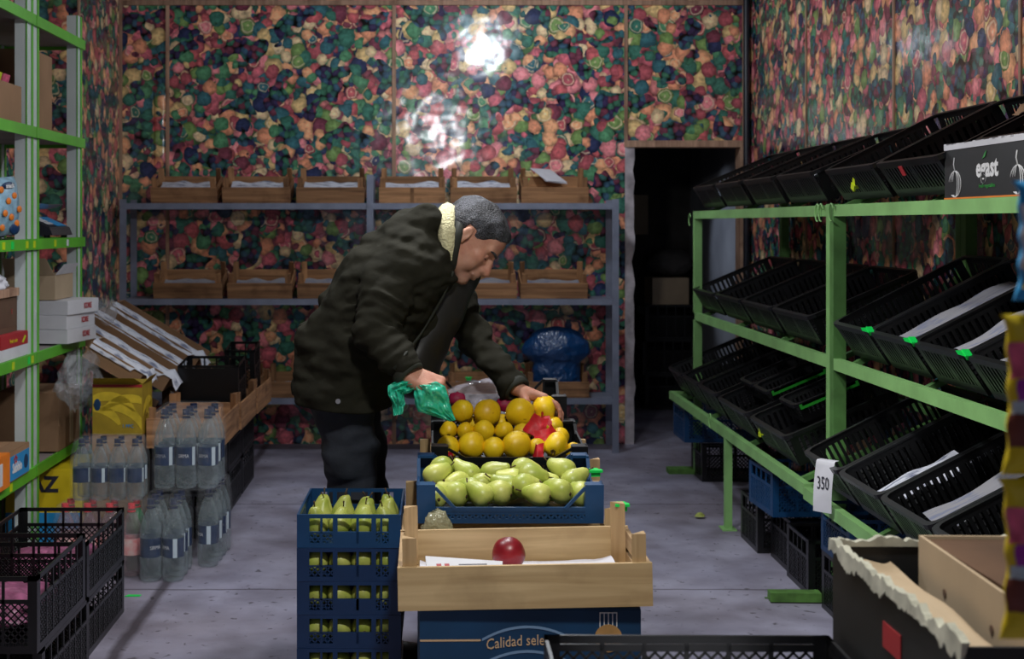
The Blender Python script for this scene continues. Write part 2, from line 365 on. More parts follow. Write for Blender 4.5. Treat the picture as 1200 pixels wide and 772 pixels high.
# ------------------------------------------------------------------ mesh builder
class MB:
    def __init__(s):
        s.v = []; s.f = []; s.m = []; s.M = Matrix.Identity(4); s.k = 0; s.sm = []
    def add(s, vs, fs, smooth=False):
        o = len(s.v)
        s.v += [s.M @ Vector(p) for p in vs]
        for f in fs:
            s.f.append(tuple(o + i for i in f)); s.m.append(s.k); s.sm.append(smooth)
    def box(s, x0, x1, y0, y1, z0, z1):
        vs = [(x0,y0,z0),(x1,y0,z0),(x1,y1,z0),(x0,y1,z0),(x0,y0,z1),(x1,y0,z1),(x1,y1,z1),(x0,y1,z1)]
        s.add(vs, [(3,2,1,0),(4,5,6,7),(0,1,5,4),(1,2,6,5),(2,3,7,6),(3,0,4,7)])
    def hexa(s, b, t):      # bottom 4 (ccw from above) and top 4
        s.add(list(b) + list(t), [(3,2,1,0),(4,5,6,7),(0,1,5,4),(1,2,6,5),(2,3,7,6),(3,0,4,7)])
    def bar(s, p0, p1, w, h, up=(0,0,1)):
        p0, p1 = Vector(p0), Vector(p1); d = (p1 - p0).normalized(); u = Vector(up)
        if abs(d.dot(u)) > .98: u = Vector((0,1,0))
        a = d.cross(u).normalized() * (w/2); c = a.cross(d).normalized() * (h/2)
        r = lambda p: [p - a - c, p + a - c, p + a + c, p - a + c]
        s.add(r(p0) + r(p1), [(0,3,2,1)[::-1],(4,5,6,7)[::-1],(0,1,5,4),(1,2,6,5),(2,3,7,6),(3,0,4,7)])
    def cyl(s, p0, p1, r0, r1=None, n=12, cap=True):
        r1 = r0 if r1 is None else r1
        p0, p1 = Vector(p0), Vector(p1); d = (p1 - p0).normalized()
        u = Vector((0,0,1)) if abs(d.z) < .9 else Vector((1,0,0))
        a = d.cross(u).normalized(); c = d.cross(a).normalized()
        vs = []
        for p, r in ((p0, r0), (p1, r1)):
            for i in range(n):
                t = 2*PI*i/n; vs.append(p + (a*math.cos(t) + c*math.sin(t))*r)
        fs = [(i, (i+1)%n, n+(i+1)%n, n+i) for i in range(n)]
        s.add(vs, fs, True)
        if cap: s.add(vs, [tuple(range(n))[::-1], tuple(range(n, 2*n))])
    def tube(s, pts, r, n=8):
        pts = [Vector(p) for p in pts]
        rs = r if isinstance(r, (list, tuple)) else [r]*len(pts)
        vs = []; a0 = None
        for i, p in enumerate(pts):
            d = (pts[min(i+1, len(pts)-1)] - pts[max(i-1, 0)]).normalized()
            if a0 is None:
                u = Vector((0,0,1)) if abs(d.z) < .9 else Vector((1,0,0)); a0 = d.cross(u).normalized()
            a0 = (a0 - d*a0.dot(d)).normalized(); c = d.cross(a0)
            for k in range(n):
                t = 2*PI*k/n; vs.append(p + (a0*math.cos(t) + c*math.sin(t))*rs[i])
        fs = []
        for i in range(len(pts)-1):
            for k in range(n): fs.append((i*n+k, i*n+(k+1)%n, (i+1)*n+(k+1)%n, (i+1)*n+k))
        fs += [tuple(range(n))[::-1], tuple(range((len(pts)-1)*n, len(pts)*n))]
        s.add(vs, fs, True)
    def lathe(s, prof, n=16, lump=None):
        vs = []
        for j, (r, z) in enumerate(prof):
            for i in range(n):
                t = 2*PI*i/n; k = lump(t, j/(len(prof)-1)) if lump else 1
                vs.append((r*k*math.cos(t), r*k*math.sin(t), z))
        fs = []
        for j in range(len(prof)-1):
            for i in range(n): fs.append((j*n+i, j*n+(i+1)%n, (j+1)*n+(i+1)%n, (j+1)*n+i))
        fs += [tuple(range(n))[::-1], tuple(range((len(prof)-1)*n, len(prof)*n))]
        s.add(vs, fs, True)
    def ell(s, c, r, n=16, m=10):
        vs = []; c = Vector(c)
        for j in range(m+1):
            ph = PI*j/m - PI/2
            for i in range(n):
                t = 2*PI*i/n; vs.append(c + Vector((r[0]*math.cos(ph)*math.cos(t), r[1]*math.cos(ph)*math.sin(t), r[2]*math.sin(ph))))
        fs = []
        for j in range(m):
            for i in range(n): fs.append((j*n+i, j*n+(i+1)%n, (j+1)*n+(i+1)%n, (j+1)*n+i))
        s.add(vs, fs, True)
    def quad(s, a, b, c, d): s.add([a,b,c,d], [(0,1,2,3)])
    def prism(s, poly, d):
        """polygon in 3D extruded by vector d"""
        n = len(poly); d = Vector(d); poly = [Vector(p) for p in poly]
        s.add(poly + [p + d for p in poly], [tuple(range(n))[::-1], tuple(range(n, 2*n))] + [(i, (i+1)%n, n+(i+1)%n, n+i) for i in range(n)])
    def mesh(s, name, mats):
        me = bpy.data.meshes.new(name)
        me.from_pydata([tuple(v) for v in s.v], [], s.f)
        for m in (mats if isinstance(mats, (list, tuple)) else [mats]): me.materials.append(m)
        me.polygons.foreach_set('material_index', s.m)
        me.polygons.foreach_set('use_smooth', s.sm)
        me.update(); return me
    def build(s, name, mats, parent=None, loc=None, rot=None):
        o = bpy.data.objects.new(name, s.mesh(name, mats)); COL.objects.link(o)
        if parent: o.parent = parent
        if loc is not None: o.location = loc
        if rot is not None: o.rotation_euler = rot
        return o

def tag(o, label=None, cat=None, group=None, kind=None):
    if label: o['label'] = label
    if cat: o['category'] = cat
    if group: o['group'] = group
    if kind: o['kind'] = kind
    return o

def thing(name, label, cat, loc=(0,0,0), rot=(0,0,0), group=None):
    o = bpy.data.objects.new(name, None); COL.objects.link(o); o.empty_display_size = .05
    o.location = loc; o.rotation_euler = rot
    return tag(o, label, cat, group)

def dup(o, loc=None, rot=None, label=None, group=None, parent=None, scale=None):
    c = o.copy(); COL.objects.link(c); c.parent = parent
    if parent is None:
        if loc is not None: c.location = loc
        if rot is not None: c.rotation_euler = rot
        if scale is not None: c.scale = scale
        if label: c['label'] = label
        if group: c['group'] = group
    for ch in list(o.children): dup(ch, parent=c)
    return c

class Proto:
    """first use moves the original, later uses copy it"""
    def __init__(s, root): s.root = root; s.used = False
    def put(s, loc, rot, label, group=None, scale=None):
        if not s.used:
            s.used = True; o = s.root
            o.location = loc; o.rotation_euler = rot; o['label'] = label
            if scale is not None: o.scale = scale
            if group: o['group'] = group
            return o
        return dup(s.root, loc, rot, label, group, scale=scale)

def struct(o): o['kind'] = 'structure'; return o

def text(name, body, size, mat, parent, loc, mtx, sx=1.0, shear=0, extrude=.0006, align='CENTER', bold=0):
    cu = bpy.data.curves.new(name, 'FONT'); cu.body = body; cu.size = size; cu.align_x = align; cu.align_y = 'CENTER'
    cu.extrude = extrude; cu.resolution_u = 2; cu.shear = shear; cu.offset = bold
    t = bpy.data.objects.new(name, cu); COL.objects.link(t)
    dg = bpy.context.evaluated_depsgraph_get(); dg.update()
    me = bpy.data.meshes.new_from_object(t.evaluated_get(dg))
    bpy.data.objects.remove(t); bpy.data.curves.remove(cu)
    me.transform(Matrix.Translation(loc) @ mtx.to_4x4() @ Matrix.Scale(sx, 4, (1,0,0)))
    me.materials.clear(); me.materials.append(mat); me.name = name
    o = bpy.data.objects.new(name, me); COL.objects.link(o); o.parent = parent
    return o
FACE_CAM = Matrix(((1,0,0),(0,0,-1),(0,1,0)))             # reads from -Y
FACE_LEFT = Matrix(((0,0,-1),(-1,0,0),(0,1,0)))           # reads from -X (aisle side of the right rack)
FACE_RIGHT = Matrix(((0,0,1),(1,0,0),(0,1,0)))            # reads from +X

def sheet(fn, nu, nv, thick=0):
    """MB with a curved sheet fn(u,v)->Vector"""
    mb = MB()
    vs = [fn(i/nu, j/nv) for j in range(nv+1) for i in range(nu+1)]
    fs = [(j*(nu+1)+i, j*(nu+1)+i+1, (j+1)*(nu+1)+i+1, (j+1)*(nu+1)+i) for j in range(nv) for i in range(nu)]
    mb.add(vs, fs, True); return mb
def nz(p, s=1.0): return noise.noise(Vector(p)*s)
# ------------------------------------------------------------------ room shell
YB, XL, XR, ZC = 9.3, -2.45, 2.2, 3.08
XJ, YJ = -2.09, 8.2
def wall(name, quads, mat, thick=None):
    """list of quads (a,b,c,d) with uv in metres from the (horizontal run, z)"""
    me = bpy.data.meshes.new(name)
    vs = []; fs = []; uvs = []
    for q, off in quads:
        o = len(vs); vs += [tuple(p) for p in q]; fs.append((o, o+1, o+2, o+3))
        for p in q:
            p = Vector(p); run = p.x if abs(q[0][0]-q[1][0]) > 1e-4 else p.y
            uvs.append((run + off, p.z))
    me.from_pydata(vs, [], fs)
    l = me.uv_layers.new(name='UVMap')
    for i, u in enumerate(uvs): l.data[i].uv = u
    me.materials.append(mat); o = bpy.data.objects.new(name, me); COL.objects.link(o)
    return struct(o)
def vq(x0, y0, x1, y1, z0, z1): return [(x0,y0,z0),(x1,y1,z0),(x1,y1,z1),(x0,y0,z1)]
DX0, DX1, DZ = 1.375, 2.14, 2.02
wall('wall_back', [(vq(XJ, YB, DX0, YB, 0, ZC), 0), (vq(DX0, YB, DX1, YB, DZ, ZC), 0), (vq(DX1, YB, XR, YB, 0, ZC), 0)], M['paper_wall'])
wall('wall_right', [(vq(XR, YB, XR, -3, 0, ZC), 20)], M['paper_wall'])
wall('wall_left', [(vq(XL, -3, XL, YJ, 0, ZC), 40)], M['paper_wall'])
wall('wall_corner_front', [(vq(XL, YJ, XJ, YJ, 0, ZC), 7)], M['paper_wall'])
wall('wall_corner_side', [(vq(XJ, YJ, XJ, YB, 0, ZC), 31)], M['paper_wall'])
wall('floor', [([(XL-.3,-3,0),(XR+1.0,-3,0),(XR+1.0,YB+2.4,0),(XL-.3,YB+2.4,0)], 0)], M['floor'])
wall('ceiling', [([(XL-.3,-3,ZC),(XL-.3,YB+2.4,ZC),(XR+1.0,YB+2.4,ZC),(XR+1.0,-3,ZC)], 0)], M['ceiling'])
# storeroom behind the doorway
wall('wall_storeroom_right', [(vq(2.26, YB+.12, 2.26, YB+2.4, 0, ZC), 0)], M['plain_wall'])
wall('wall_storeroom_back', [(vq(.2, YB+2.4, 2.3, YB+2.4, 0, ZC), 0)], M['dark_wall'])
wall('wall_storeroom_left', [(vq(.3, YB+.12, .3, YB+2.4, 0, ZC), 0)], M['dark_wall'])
# door casing: plaster jamb on the left, timber head and right jamb
mb = MB()
mb2 = []
n = 26
def jag(i): return .018*nz((0, 0, i*.9)) + .012*nz((3, 1, i*2.7))
for i in range(n):
    z0, z1 = DZ*i/n, DZ*(i+1)/n
    xa, xb = DX0 + .035 + jag(i), DX0 + .035 + jag(i+1)
    mb.hexa([(DX0-.025, YB-.012, z0), (xa, YB-.012, z0), (xa, YB+.13, z0), (DX0-.025, YB+.13, z0)],
            [(DX0-.025, YB-.012, z1), (xb, YB-.012, z1), (xb, YB+.13, z1), (DX0-.025, YB+.13, z1)])
struct(mb.build('trim_1', M['plaster']))
def trim(n_, x0, x1, y0, y1, z0, z1, mat='trim'):
    mb = MB(); mb.box(x0, x1, y0, y1, z0, z1); return struct(mb.build('trim_%d' % n_, M[mat]))
trim(2, DX0-.02, DX1+.05, YB-.03, YB+.12, DZ, DZ+.045)
trim(3, DX1-.01, DX1+.05, YB-.03, YB+.12, 0, DZ)
trim(4, -1.776, -1.752, YB-.012, YB, 0, ZC)
trim(5, -.235, -.209, YB-.014, YB, 0, ZC)
trim(6, 1.345, 1.368, YB-.012, YB, DZ, ZC)
trim(7, XJ, XR, YB-.025, YB, 2.985, 3.02)
trim(8, DX1+.01, DX1+.05, YB-.022, YB, DZ+.045, ZC)
for i, y in enumerate((7.9, 6.42, 5.05, 3.5)):
    trim(9+i, XR-.008, XR, y-.010, y+.010, 0, ZC)
trim(13, XJ, XJ+.02, YB-.03, YB-.01, 0, ZC)
trim(14, XJ-.005, XJ+.008, YJ-.01, YJ+.01, 0, ZC)
# dark upright cylinder in the right-hand back corner
mb = MB(); mb.cyl((XR-.035, YB-.06, 0), (XR-.035, YB-.06, ZC), .022, n=10)
struct(mb.build('trim_15', M['scale_body']))

# wallpaper lifting off the wall beside the battens: shallow vertical bulges
for k, (xc, z0, z1, rr) in enumerate(((-1.815, 1.86, 2.50, .026),)):
    me = bpy.data.meshes.new('bulge'); vs = []; fs = []; uv = []; nu, nv = 14, 16
    for j in range(nv+1):
        for i in range(nu+1):
            t = PI*i/nu; tap = math.sin(PI*j/nv)**.5
            x = xc - rr*math.cos(t)*1.6; z = z0+(z1-z0)*j/nv
            vs.append((x + .006*noise.noise(Vector((k, 0, z*9))), YB+.002-rr*math.sin(t)*tap*(.8+.5*noise.noise(Vector((5, k, z*6)))), z)); uv.append((x, z))
    for j in range(nv):
        for i in range(nu): fs.append((j*(nu+1)+i, j*(nu+1)+i+1, (j+1)*(nu+1)+i+1, (j+1)*(nu+1)+i))
    me.from_pydata(vs, [], fs); l = me.uv_layers.new(name='UVMap')
    for lp in me.loops: l.data[lp.index].uv = uv[lp.vertex_index]
    me.polygons.foreach_set('use_smooth', [True]*len(fs)); me.materials.append(M['paper_wall'])
    o = bpy.data.objects.new('trim_%d' % (16+k), me); COL.objects.link(o); struct(o)

# ------------------------------------------------------------------ camera and lamps
cd = bpy.data.cameras.new('camera'); cam = bpy.data.objects.new('camera', cd); COL.objects.link(cam)
cam.location = (0, 0, H); cam.rotation_euler = (PI/2, 0, 0)
cd.sensor_width = 36; cd.lens = 36*F/1200
cd.shift_x = (600-VX)/1200; cd.shift_y = -(386-VY)/1200
cd.clip_start = .05; cd.clip_end = 60
cd.dof.use_dof = True; cd.dof.focus_distance = 4.1; cd.dof.aperture_fstop = 5.6
scene.camera = cam
def lamp(name, kind, loc, energy, col=(1,1,1), size=.2, rot=(0,0,0), sy=None):
    l = bpy.data.lights.new(name, kind); l.energy = energy; l.color = col
    if kind == 'AREA':
        l.size = size
        if sy: l.shape = 'RECTANGLE'; l.size_y = sy
    else: l.shadow_soft_size = size
    o = bpy.data.objects.new(name, l); COL.objects.link(o); o.location = loc; o.rotation_euler = rot; return o
lamp('bulb_back', 'POINT', (.45, 7.75, 2.9), 46, (.84, .92, 1.0), .10)
lf = lamp('fill_left', 'SPOT', (-.8, 4.3, 2.98), 75, (.96, .98, 1.0), .12)  # added fill spot that brightens the left shelf and bottles
lf.data.spot_size = math.radians(124); lf.data.spot_blend = .5
fr = lamp('bulb_front', 'SPOT', (.35, 1.9, 2.95), 170, (.98, .98, .92), .13)
fr.data.spot_size = math.radians(132); fr.data.spot_blend = .22
lamp('bulb_mid', 'POINT', (.10, 4.6, 2.44), 62, (.96, .97, 1.0), .085)
md = lamp('fill_mid_down', 'SPOT', (.10, 4.6, 2.42), 14, (.98, .97, .96), .10)  # extra downward fill added at the mid bulb
md.data.spot_size = math.radians(140); md.data.spot_blend = .5
lamp('fill_storeroom_wall', 'SPOT', (1.0, 10.3, 2.0), 22, (.72, .82, 1.0), .1, (math.radians(62), 0, math.radians(-90)))  # added fill aimed at the storeroom's right wall
lamp('fill_front', 'AREA', (.2, -2.6, 1.7), 9, (.66, .78, 1.0), 3.0, (PI/2, 0, 0), 1.8)  # soft bluish fill added behind the camera
w = bpy.data.worlds.new('world'); scene.world = w; w.use_nodes = True
w.node_tree.nodes['Background'].inputs['Color'].default_value = (.55, .68, 1, 1)
w.node_tree.nodes['Background'].inputs['Strength'].default_value = .03
scene.view_settings.view_transform = 'Standard'
scene.view_settings.look = 'None'
# ------------------------------------------------------------------ crate kinds
def wood_crate(name, label, w, d, hb, hp, mats, loc=(0,0,0), rot=(0,0,0), group=None, t=.009, front=None, centre=False, solid=False):
    """fruit crate, origin at the middle of the front bottom edge; +y runs to its back"""
    mx, my, mz = mats
    r = thing(name, label, 'crate', loc, rot, group)
    b = MB()
    ns = 5; sw = (d-.02)/ns
    for i in range(ns): b.box(-w/2+.012, w/2-.012, .01+i*sw+.004, .01+(i+1)*sw-.004, .004, .012)
    b.build('base_slats', mx, r)
    for y0 in (0, d-t):
        b = MB(); hh = hb if y0 else (front or hb); b.box(-w/2, w/2, y0, y0+t, 0, hh)
        for sx in (-1, 1):
            for z in (.02, hh*.5, hh-.02):
                b.cyl((sx*(w/2-.014), y0-.0006 if y0 == 0 else y0+t+.0006, z), (sx*(w/2-.014), y0+.002, z), .0022, n=6)
        b.build('end_board', mx, r)
    for sx in (-1, 1):
        b = MB(); x = sx*(w/2-.0005) - (t if sx > 0 else 0)
        b.box(x, x+t, t+.001, d-t-.001, .0, hb*.42) if not solid else b.box(x, x+t, t+.001, d-t-.001, .0, hb*.98)
        if not solid: b.box(x, x+t, t+.001, d-t-.001, hb*.55, hb*.97)
        b.build('side_board', my, r)
    for sx in (-1, 1):
        for sy in (0, 1):
            x = sx*(w/2-t-.001); y = t+.001 if sy == 0 else d-t-.001; s = .034; dy = 1 if sy == 0 else -1
            tri = [(x, y, .013), (x-sx*s, y, .013), (x, y+dy*s, .013)]
            if sx*dy < 0: tri = tri[::-1]
            b = MB(); b.prism(tri, (0, 0, hp-.013)); b.build('corner_post', mz, r)
    if centre:
        b = MB(); b.box(-.012, .012, -.004, -.0005, 0, hb); b.build('batten', mz, r)
    return r

def slot_wall(mb, L_, h, t, band=.03, top=.022, n=14, bw=.5):
    """wall in local xz plane, x 0..L, thickness along y; vertical slots between bars"""
    mb.box(0, L_, 0, t, 0, band); mb.box(0, L_, 0, t, h-top, h)
    mb.box(0, .035, 0, t, band, h-top); mb.box(L_-.035, L_, 0, t, band, h-top)
    span = L_-.07; p = span/n
    for i in range(n):
        if i == n//2: mb.box(.035+i*p, .035+(i+1)*p, 0, t, band, h-top)
        else: mb.box(.035+(i+.5-bw/2)*p, .035+(i+.5+bw/2)*p, 0, t*.8, band, h-top)

def display_crate(name, label, dx, ly, h, mat, nx=12, ny=16, loc=(0,0,0), rot=(0,0,0), band=.03):
    """slotted plastic crate: x 0..dx from its front, y centred, flared walls, rolled rim"""
    r = thing(name, label, 'crate', loc, rot)
    f = .018     # flare
    b = MB(); b.box(f, dx-f, -ly/2+f, ly/2-f, 0, .006)
    for i in range(6):
        y = -ly/2+f+(ly-2*f)*(i+.5)/6; b.box(f, dx-f, y-.004, y+.004, .006, .011)
    b.build('base', mat, r)
    for k in range(4):
        b = MB()
        if k == 0: b.M = Matrix.Translation((f, ly/2-f, 0)) @ Matrix.Rotation(-PI/2, 4, 'Z') ; ln, n = ly-2*f, ny
        if k == 1: b.M = Matrix.Translation((dx-f, -ly/2+f, 0)) @ Matrix.Rotation(PI/2, 4, 'Z'); ln, n = ly-2*f, ny
        if k == 2: b.M = Matrix.Translation((f, -ly/2+f, 0)); ln, n = dx-2*f, nx
        if k == 3: b.M = Matrix.Translation((dx-f, ly/2-f, 0)) @ Matrix.Rotation(PI, 4, 'Z'); ln, n = dx-2*f, nx
        # outward flare: shear local -y with z
        sh = Matrix(((1,0,0,0),(0,1,-f/h,0),(0,0,1,0),(0,0,0,1)))
        b.M = b.M @ sh
        slot_wall(b, ln, h-.004, .004, n=n, band=band)
        b.build('slotted_wall', mat, r)
    # rim: rounded rectangle tube, flat
    b = MB(); pts = []; rc = .035
    for cx, cy, a0 in ((dx-rc, ly/2-rc, 0), (rc, ly/2-rc, 90), (rc, -ly/2+rc, 180), (dx-rc, -ly/2+rc, 270)):
        for a in range(0, 91, 30):
            t = math.radians(a0+a); pts.append((cx+rc*math.cos(t), cy+rc*math.sin(t)))
    n = len(pts); cxm = dx/2
    def ring(off, z): return [(cxm+(x-cxm)*(1+off/(dx/2)), y*(1+off/(ly/2)), z) for x, y in pts]
    A = ring(.004, h-.016) + ring(.004, h) + ring(-.014, h) + ring(-.014, h-.006)
    fs = []
    for j in range(3):
        for i in range(n): fs.append((j*n+i, j*n+(i+1)%n, (j+1)*n+(i+1)%n, (j+1)*n+i))
    b.add(A, fs); b.build('rim', mat, r)
    return r

def lattice(mb, x0, x1, z0, z1, y, t, p=.022, w=.003):
    """diagonal bars filling a rectangle"""
    W, Hh = x1-x0, z1-z0
    n = int((W+Hh)/p)+1
    for i in range(1, n):
        c = i*p
        a = (min(c, W), max(0, c-W)); b_ = (max(0, c-Hh), min(c, Hh))
        if abs(a[0]-b_[0]) < .002: continue
        mb.bar((x0+a[0], y, z0+a[1]), (x0+b_[0], y, z0+b_[1]), t, w, (0,1,0))
        mb.bar((x1-a[0], y, z0+a[1]), (x1-b_[0], y, z0+b_[1]), t, w, (0,1,0))

def lattice_wall(mb, L_, h, t, full=False):
    """stacking crate wall: frame, ribs, diamond lattice, hand slots along the top"""
    mb.box(0, L_, 0, t, 0, .022)
    mb.box(0, .028, 0, t, .022, h); mb.box(L_-.028, L_, 0, t, .022, h)
    mb.box(0, L_, 0, t, h-.014, h)
    zt = h*.68 if not full else h-.020
    mb.box(.028, L_-.028, 0, t, zt-.008, zt+.004)
    n = max(2, round(L_/.085)); p = (L_-.056)/n
    for i in range(1, n): mb.box(.028+i*p-.004, .028+i*p+.004, 0, t, .022, h-.014)
    lattice(mb, .028, L_-.028, .022, zt-.008, t/2, t*.7)

def stack_crate(name, label, w, d, h, mat, loc=(0,0,0), rot=(0,0,0), fancy=False, holes=False, full=False):
    """rectangular stacking crate, x centred, y 0..d from front"""
    r = thing(name, label, 'crate', loc, rot)
    b = MB(); b.box(-w/2+.006, w/2-.006, .006, d-.006, .004, .010)
    if holes:
        b = MB(); b.M = Matrix.Translation((-w/2+.006, .006, .005)) @ Matrix.Rotation(PI/2, 4, 'X') @ Matrix.Scale(-1, 4, (0,0,1))
        lattice(b, 0, w-.012, 0, d-.012, 0, .006, .028, .005)
    b.build('base', mat, r)
    for k in range(4):
        b = MB(); t = .006
        if k == 0: ln = w
        if k == 1: b.M = Matrix.Translation((w/2*2, d, 0)) @ Matrix.Rotation(PI, 4, 'Z'); ln = w
        if k == 2: b.M = Matrix.Translation((0, d-t-.0005, 0)) @ Matrix.Rotation(-PI/2, 4, 'Z'); ln = d-2*t-.001
        if k == 3: b.M = Matrix.Translation((w, t+.0005, 0)) @ Matrix.Rotation(PI/2, 4, 'Z'); ln = d-2*t-.001
        b.M = Matrix.Translation((-w/2, 0, 0)) @ b.M
        if fancy and k < 2:
            L_ = ln; q = [.13, .25, .36, .43, .62, .68, .68, .8, .9]
            b.box(0, L_, 0, t, 0, .013); b.box(0, L_, 0, t, h-.011, h)
            b.box(0, L_*.12, 0, t, .013, h-.011); b.box(L_*.88, L_, 0, t, .013, h-.011)
            for a, c in ((.225, .245), (.345, .39), (.57, .595), (.715, .76), (.80, .82)):
                b.box(L_*a, L_*c, 0, t, .013, h-.011)
            b.box(L_*.39, L_*.715, 0, t, .013, h*.48)
            b.box(L_*.12, L_*.345, 0, t, h*.44, h*.48); b.box(L_*.76, L_*.88, 0, t, h*.44, h*.48)
            lattice(b, L_*.12, L_*.345, .013, h*.44, t/2, t*.7, .018, .003)
            lattice(b, L_*.76, L_*.88, .013, h*.44, t/2, t*.7, .018, .003)
        elif fancy: slot_wall(b, ln, h, t, .03, .014, 10)
        else: lattice_wall(b, ln, h, t, full)
        b.build('side_wall', mat, r)
    return r

def fruit_tray(name, label, w, d, hc, hl, mat, loc=(0,0,0), rot=(0,0,0)):
    """shallow plastic fruit tray: low front and back rims, tall corner blocks with diagonal braces"""
    r = thing(name, label, 'tray', loc, rot)
    b = MB(); b.box(-w/2+.004, w/2-.004, .004, d-.004, .0, .007)
    b.build('base', mat, r)
    t = .006
    for k in range(2):
        b = MB(); y = 0 if k == 0 else d-t
        b.box(-w/2+.05, w/2-.05, y, y+t, 0, .012); b.box(-w/2+.05, w/2-.05, y, y+t, hl-.012, hl)
        b.box(-w/2+.05, w/2-.05, y, y+t, hl*.55, hl*.62)
        n = 22; p = (w-.10)/n
        for i in range(n):
            x = -w/2+.05+i*p
            b.bar((x, y+t/2, .012), (x+p/2, y+t/2, hl*.55), t, .006, (0,1,0)); b.bar((x+p/2, y+t/2, hl*.55), (x+p, y+t/2, .012), t, .006, (0,1,0))
        b.box(-w/2+.05, w/2-.05, y+t*.3, y+t*.6, hl*.6, hl-.01)
        b.build('end_wall', mat, r)
    for sx in (-1, 1):
        b = MB(); x = -w/2 if sx < 0 else w/2-t
        b.box(x, x+t, .05, d-.05, 0, hl*.5); b.box(x, x+t, .05, d-.05, hl*.8, hl+.012)
        for i in range(7): b.box(x, x+t, .05+(d-.1)*i/6-.006, .05+(d-.1)*i/6+.006, hl*.5, hl*.8)
        b.build('side_wall', mat, r)
    for sx in (-1, 1):
        for sy in (0, 1):
            b = MB()
            X = lambda a: sx*(w/2-a); Y = lambda a: a if sy == 0 else d-a
            def bx(a0, a1, c0, c1, z0, z1):
                xs = sorted((X(a0), X(a1))); ys = sorted((Y(c0), Y(c1))); b.box(xs[0], xs[1], ys[0], ys[1], z0, z1)
            bx(0, .05, 0, t, 0, hc); bx(0, t, t, .05, 0, hc)      # L plates
            bx(0, .045, t, .04, hc-.008, hc)                      # top plate
            bx(.044, .05, t, .03, hl*.5, hc)
            # diagonal brace from the corner head down to the low rim
            b.bar((X(.05), Y(t/2), hc-.008), (X(.05+.055), Y(t/2), hl-.006), .008, .010, (0,1,0))
            b.bar((X(t/2), Y(.05), hc-.008), (X(t/2), Y(.05+.05), hl), .008, .010, (1,0,0))
            b.build('corner_block', mat, r)
    return r

def carton(name, label, w, d, h, mat, loc=(0,0,0), rot=(0,0,0), lid=False, t=.006, closed=True, cat='box', group=None):
    """cardboard box, x centred, y 0..d; closed with two flaps or open topped"""
    r = thing(name, label, cat, loc, rot, group)
    b = MB()
    b.box(-w/2, w/2, 0, t, 0, h); b.box(-w/2, w/2, d-t, d, 0, h); b.box(-w/2, -w/2+t, t, d-t, 0, h); b.box(w/2-t, w/2, t, d-t, 0, h)
    b.box(-w/2+t, w/2-t, t, d-t, 0, t)
    b.build('box_body', mat, r)
    if closed:
        for s in (-1, 1):
            f = MB(); f.box(-w/2+.001 if s < 0 else .001, -.001 if s < 0 else w/2-.001, .001, d-.001, h, h+.004)
            f.build('flap', mat, r)
    return r

def clip(label, loc, rot=(0,0,0), mat='clip', s=1.0, name='price_clip'):
    b = MB(); b.box(-.017*s, .017*s, -.010*s, .010*s, 0, .006*s); b.box(-.012*s, .012*s, -.002, .002, -.012*s, 0)
    b.add([(-.017*s,.010*s,.003),(.017*s,.010*s,.003),(.010*s,.03*s,.006),(-.010*s,.03*s,.006)], [(0,1,2,3)])
    o = b.build(name, M[mat], None, loc, rot)
    return tag(o, label, 'clip')
# ------------------------------------------------------------------ grey steel shelf along the back wall
SH = thing('steel_shelf', 'long grey steel shelving unit with three shelves along the fruit wallpaper back wall', 'shelf', (0, 8.93, 0))
SZ = [.358, 1.008, 1.634]
for z in SZ:
    b = MB(); b.box(-1.985, 1.235, .004, .345, z-.006, z-.001); b.box(-1.985, 1.235, 0, .004, z-.04, z); b.box(-1.985, 1.235, .341, .345, z-.04, z)
    b.build('shelf_board', M['steel'], SH)
for x, top in ((-1.985, 1.66), (-.37, 1.82), (1.235, 1.66)):
    for y in (-.004, .32):
        b = MB(); b.box(x-.022, x+.022, y, y+.003, 0, top); b.box(x-.022 if x < 0 else x+.019, x-.019 if x < 0 else x+.022, y+.003, y+.03, 0, top)
        for z in SZ:
            for q in (-.012, .012): b.cyl((x+q, y-.003, z-.02), (x+q, y, z-.02), .005, n=8)
        b.build('post', M['steel'], SH)
S9 = F/8.93
WM = (M['wood_old'], M['wood_old_y'], M['wood_old_z'])
def bx(px): return (px-VX)/S9
rows = [(2, [(175, 255), (259, 341), (346, 428), (443, 523), (527, 607), (610, 691)], 'top'),
        (1, [(178, 261), (265, 343), (347, 428), (440, 520), (527, 607), (609, 690)], 'middle'),
        (0, [(225, 305), (309, 391), (525, 613), (616, 692)], 'lowest')]
NEWS_ON = {}
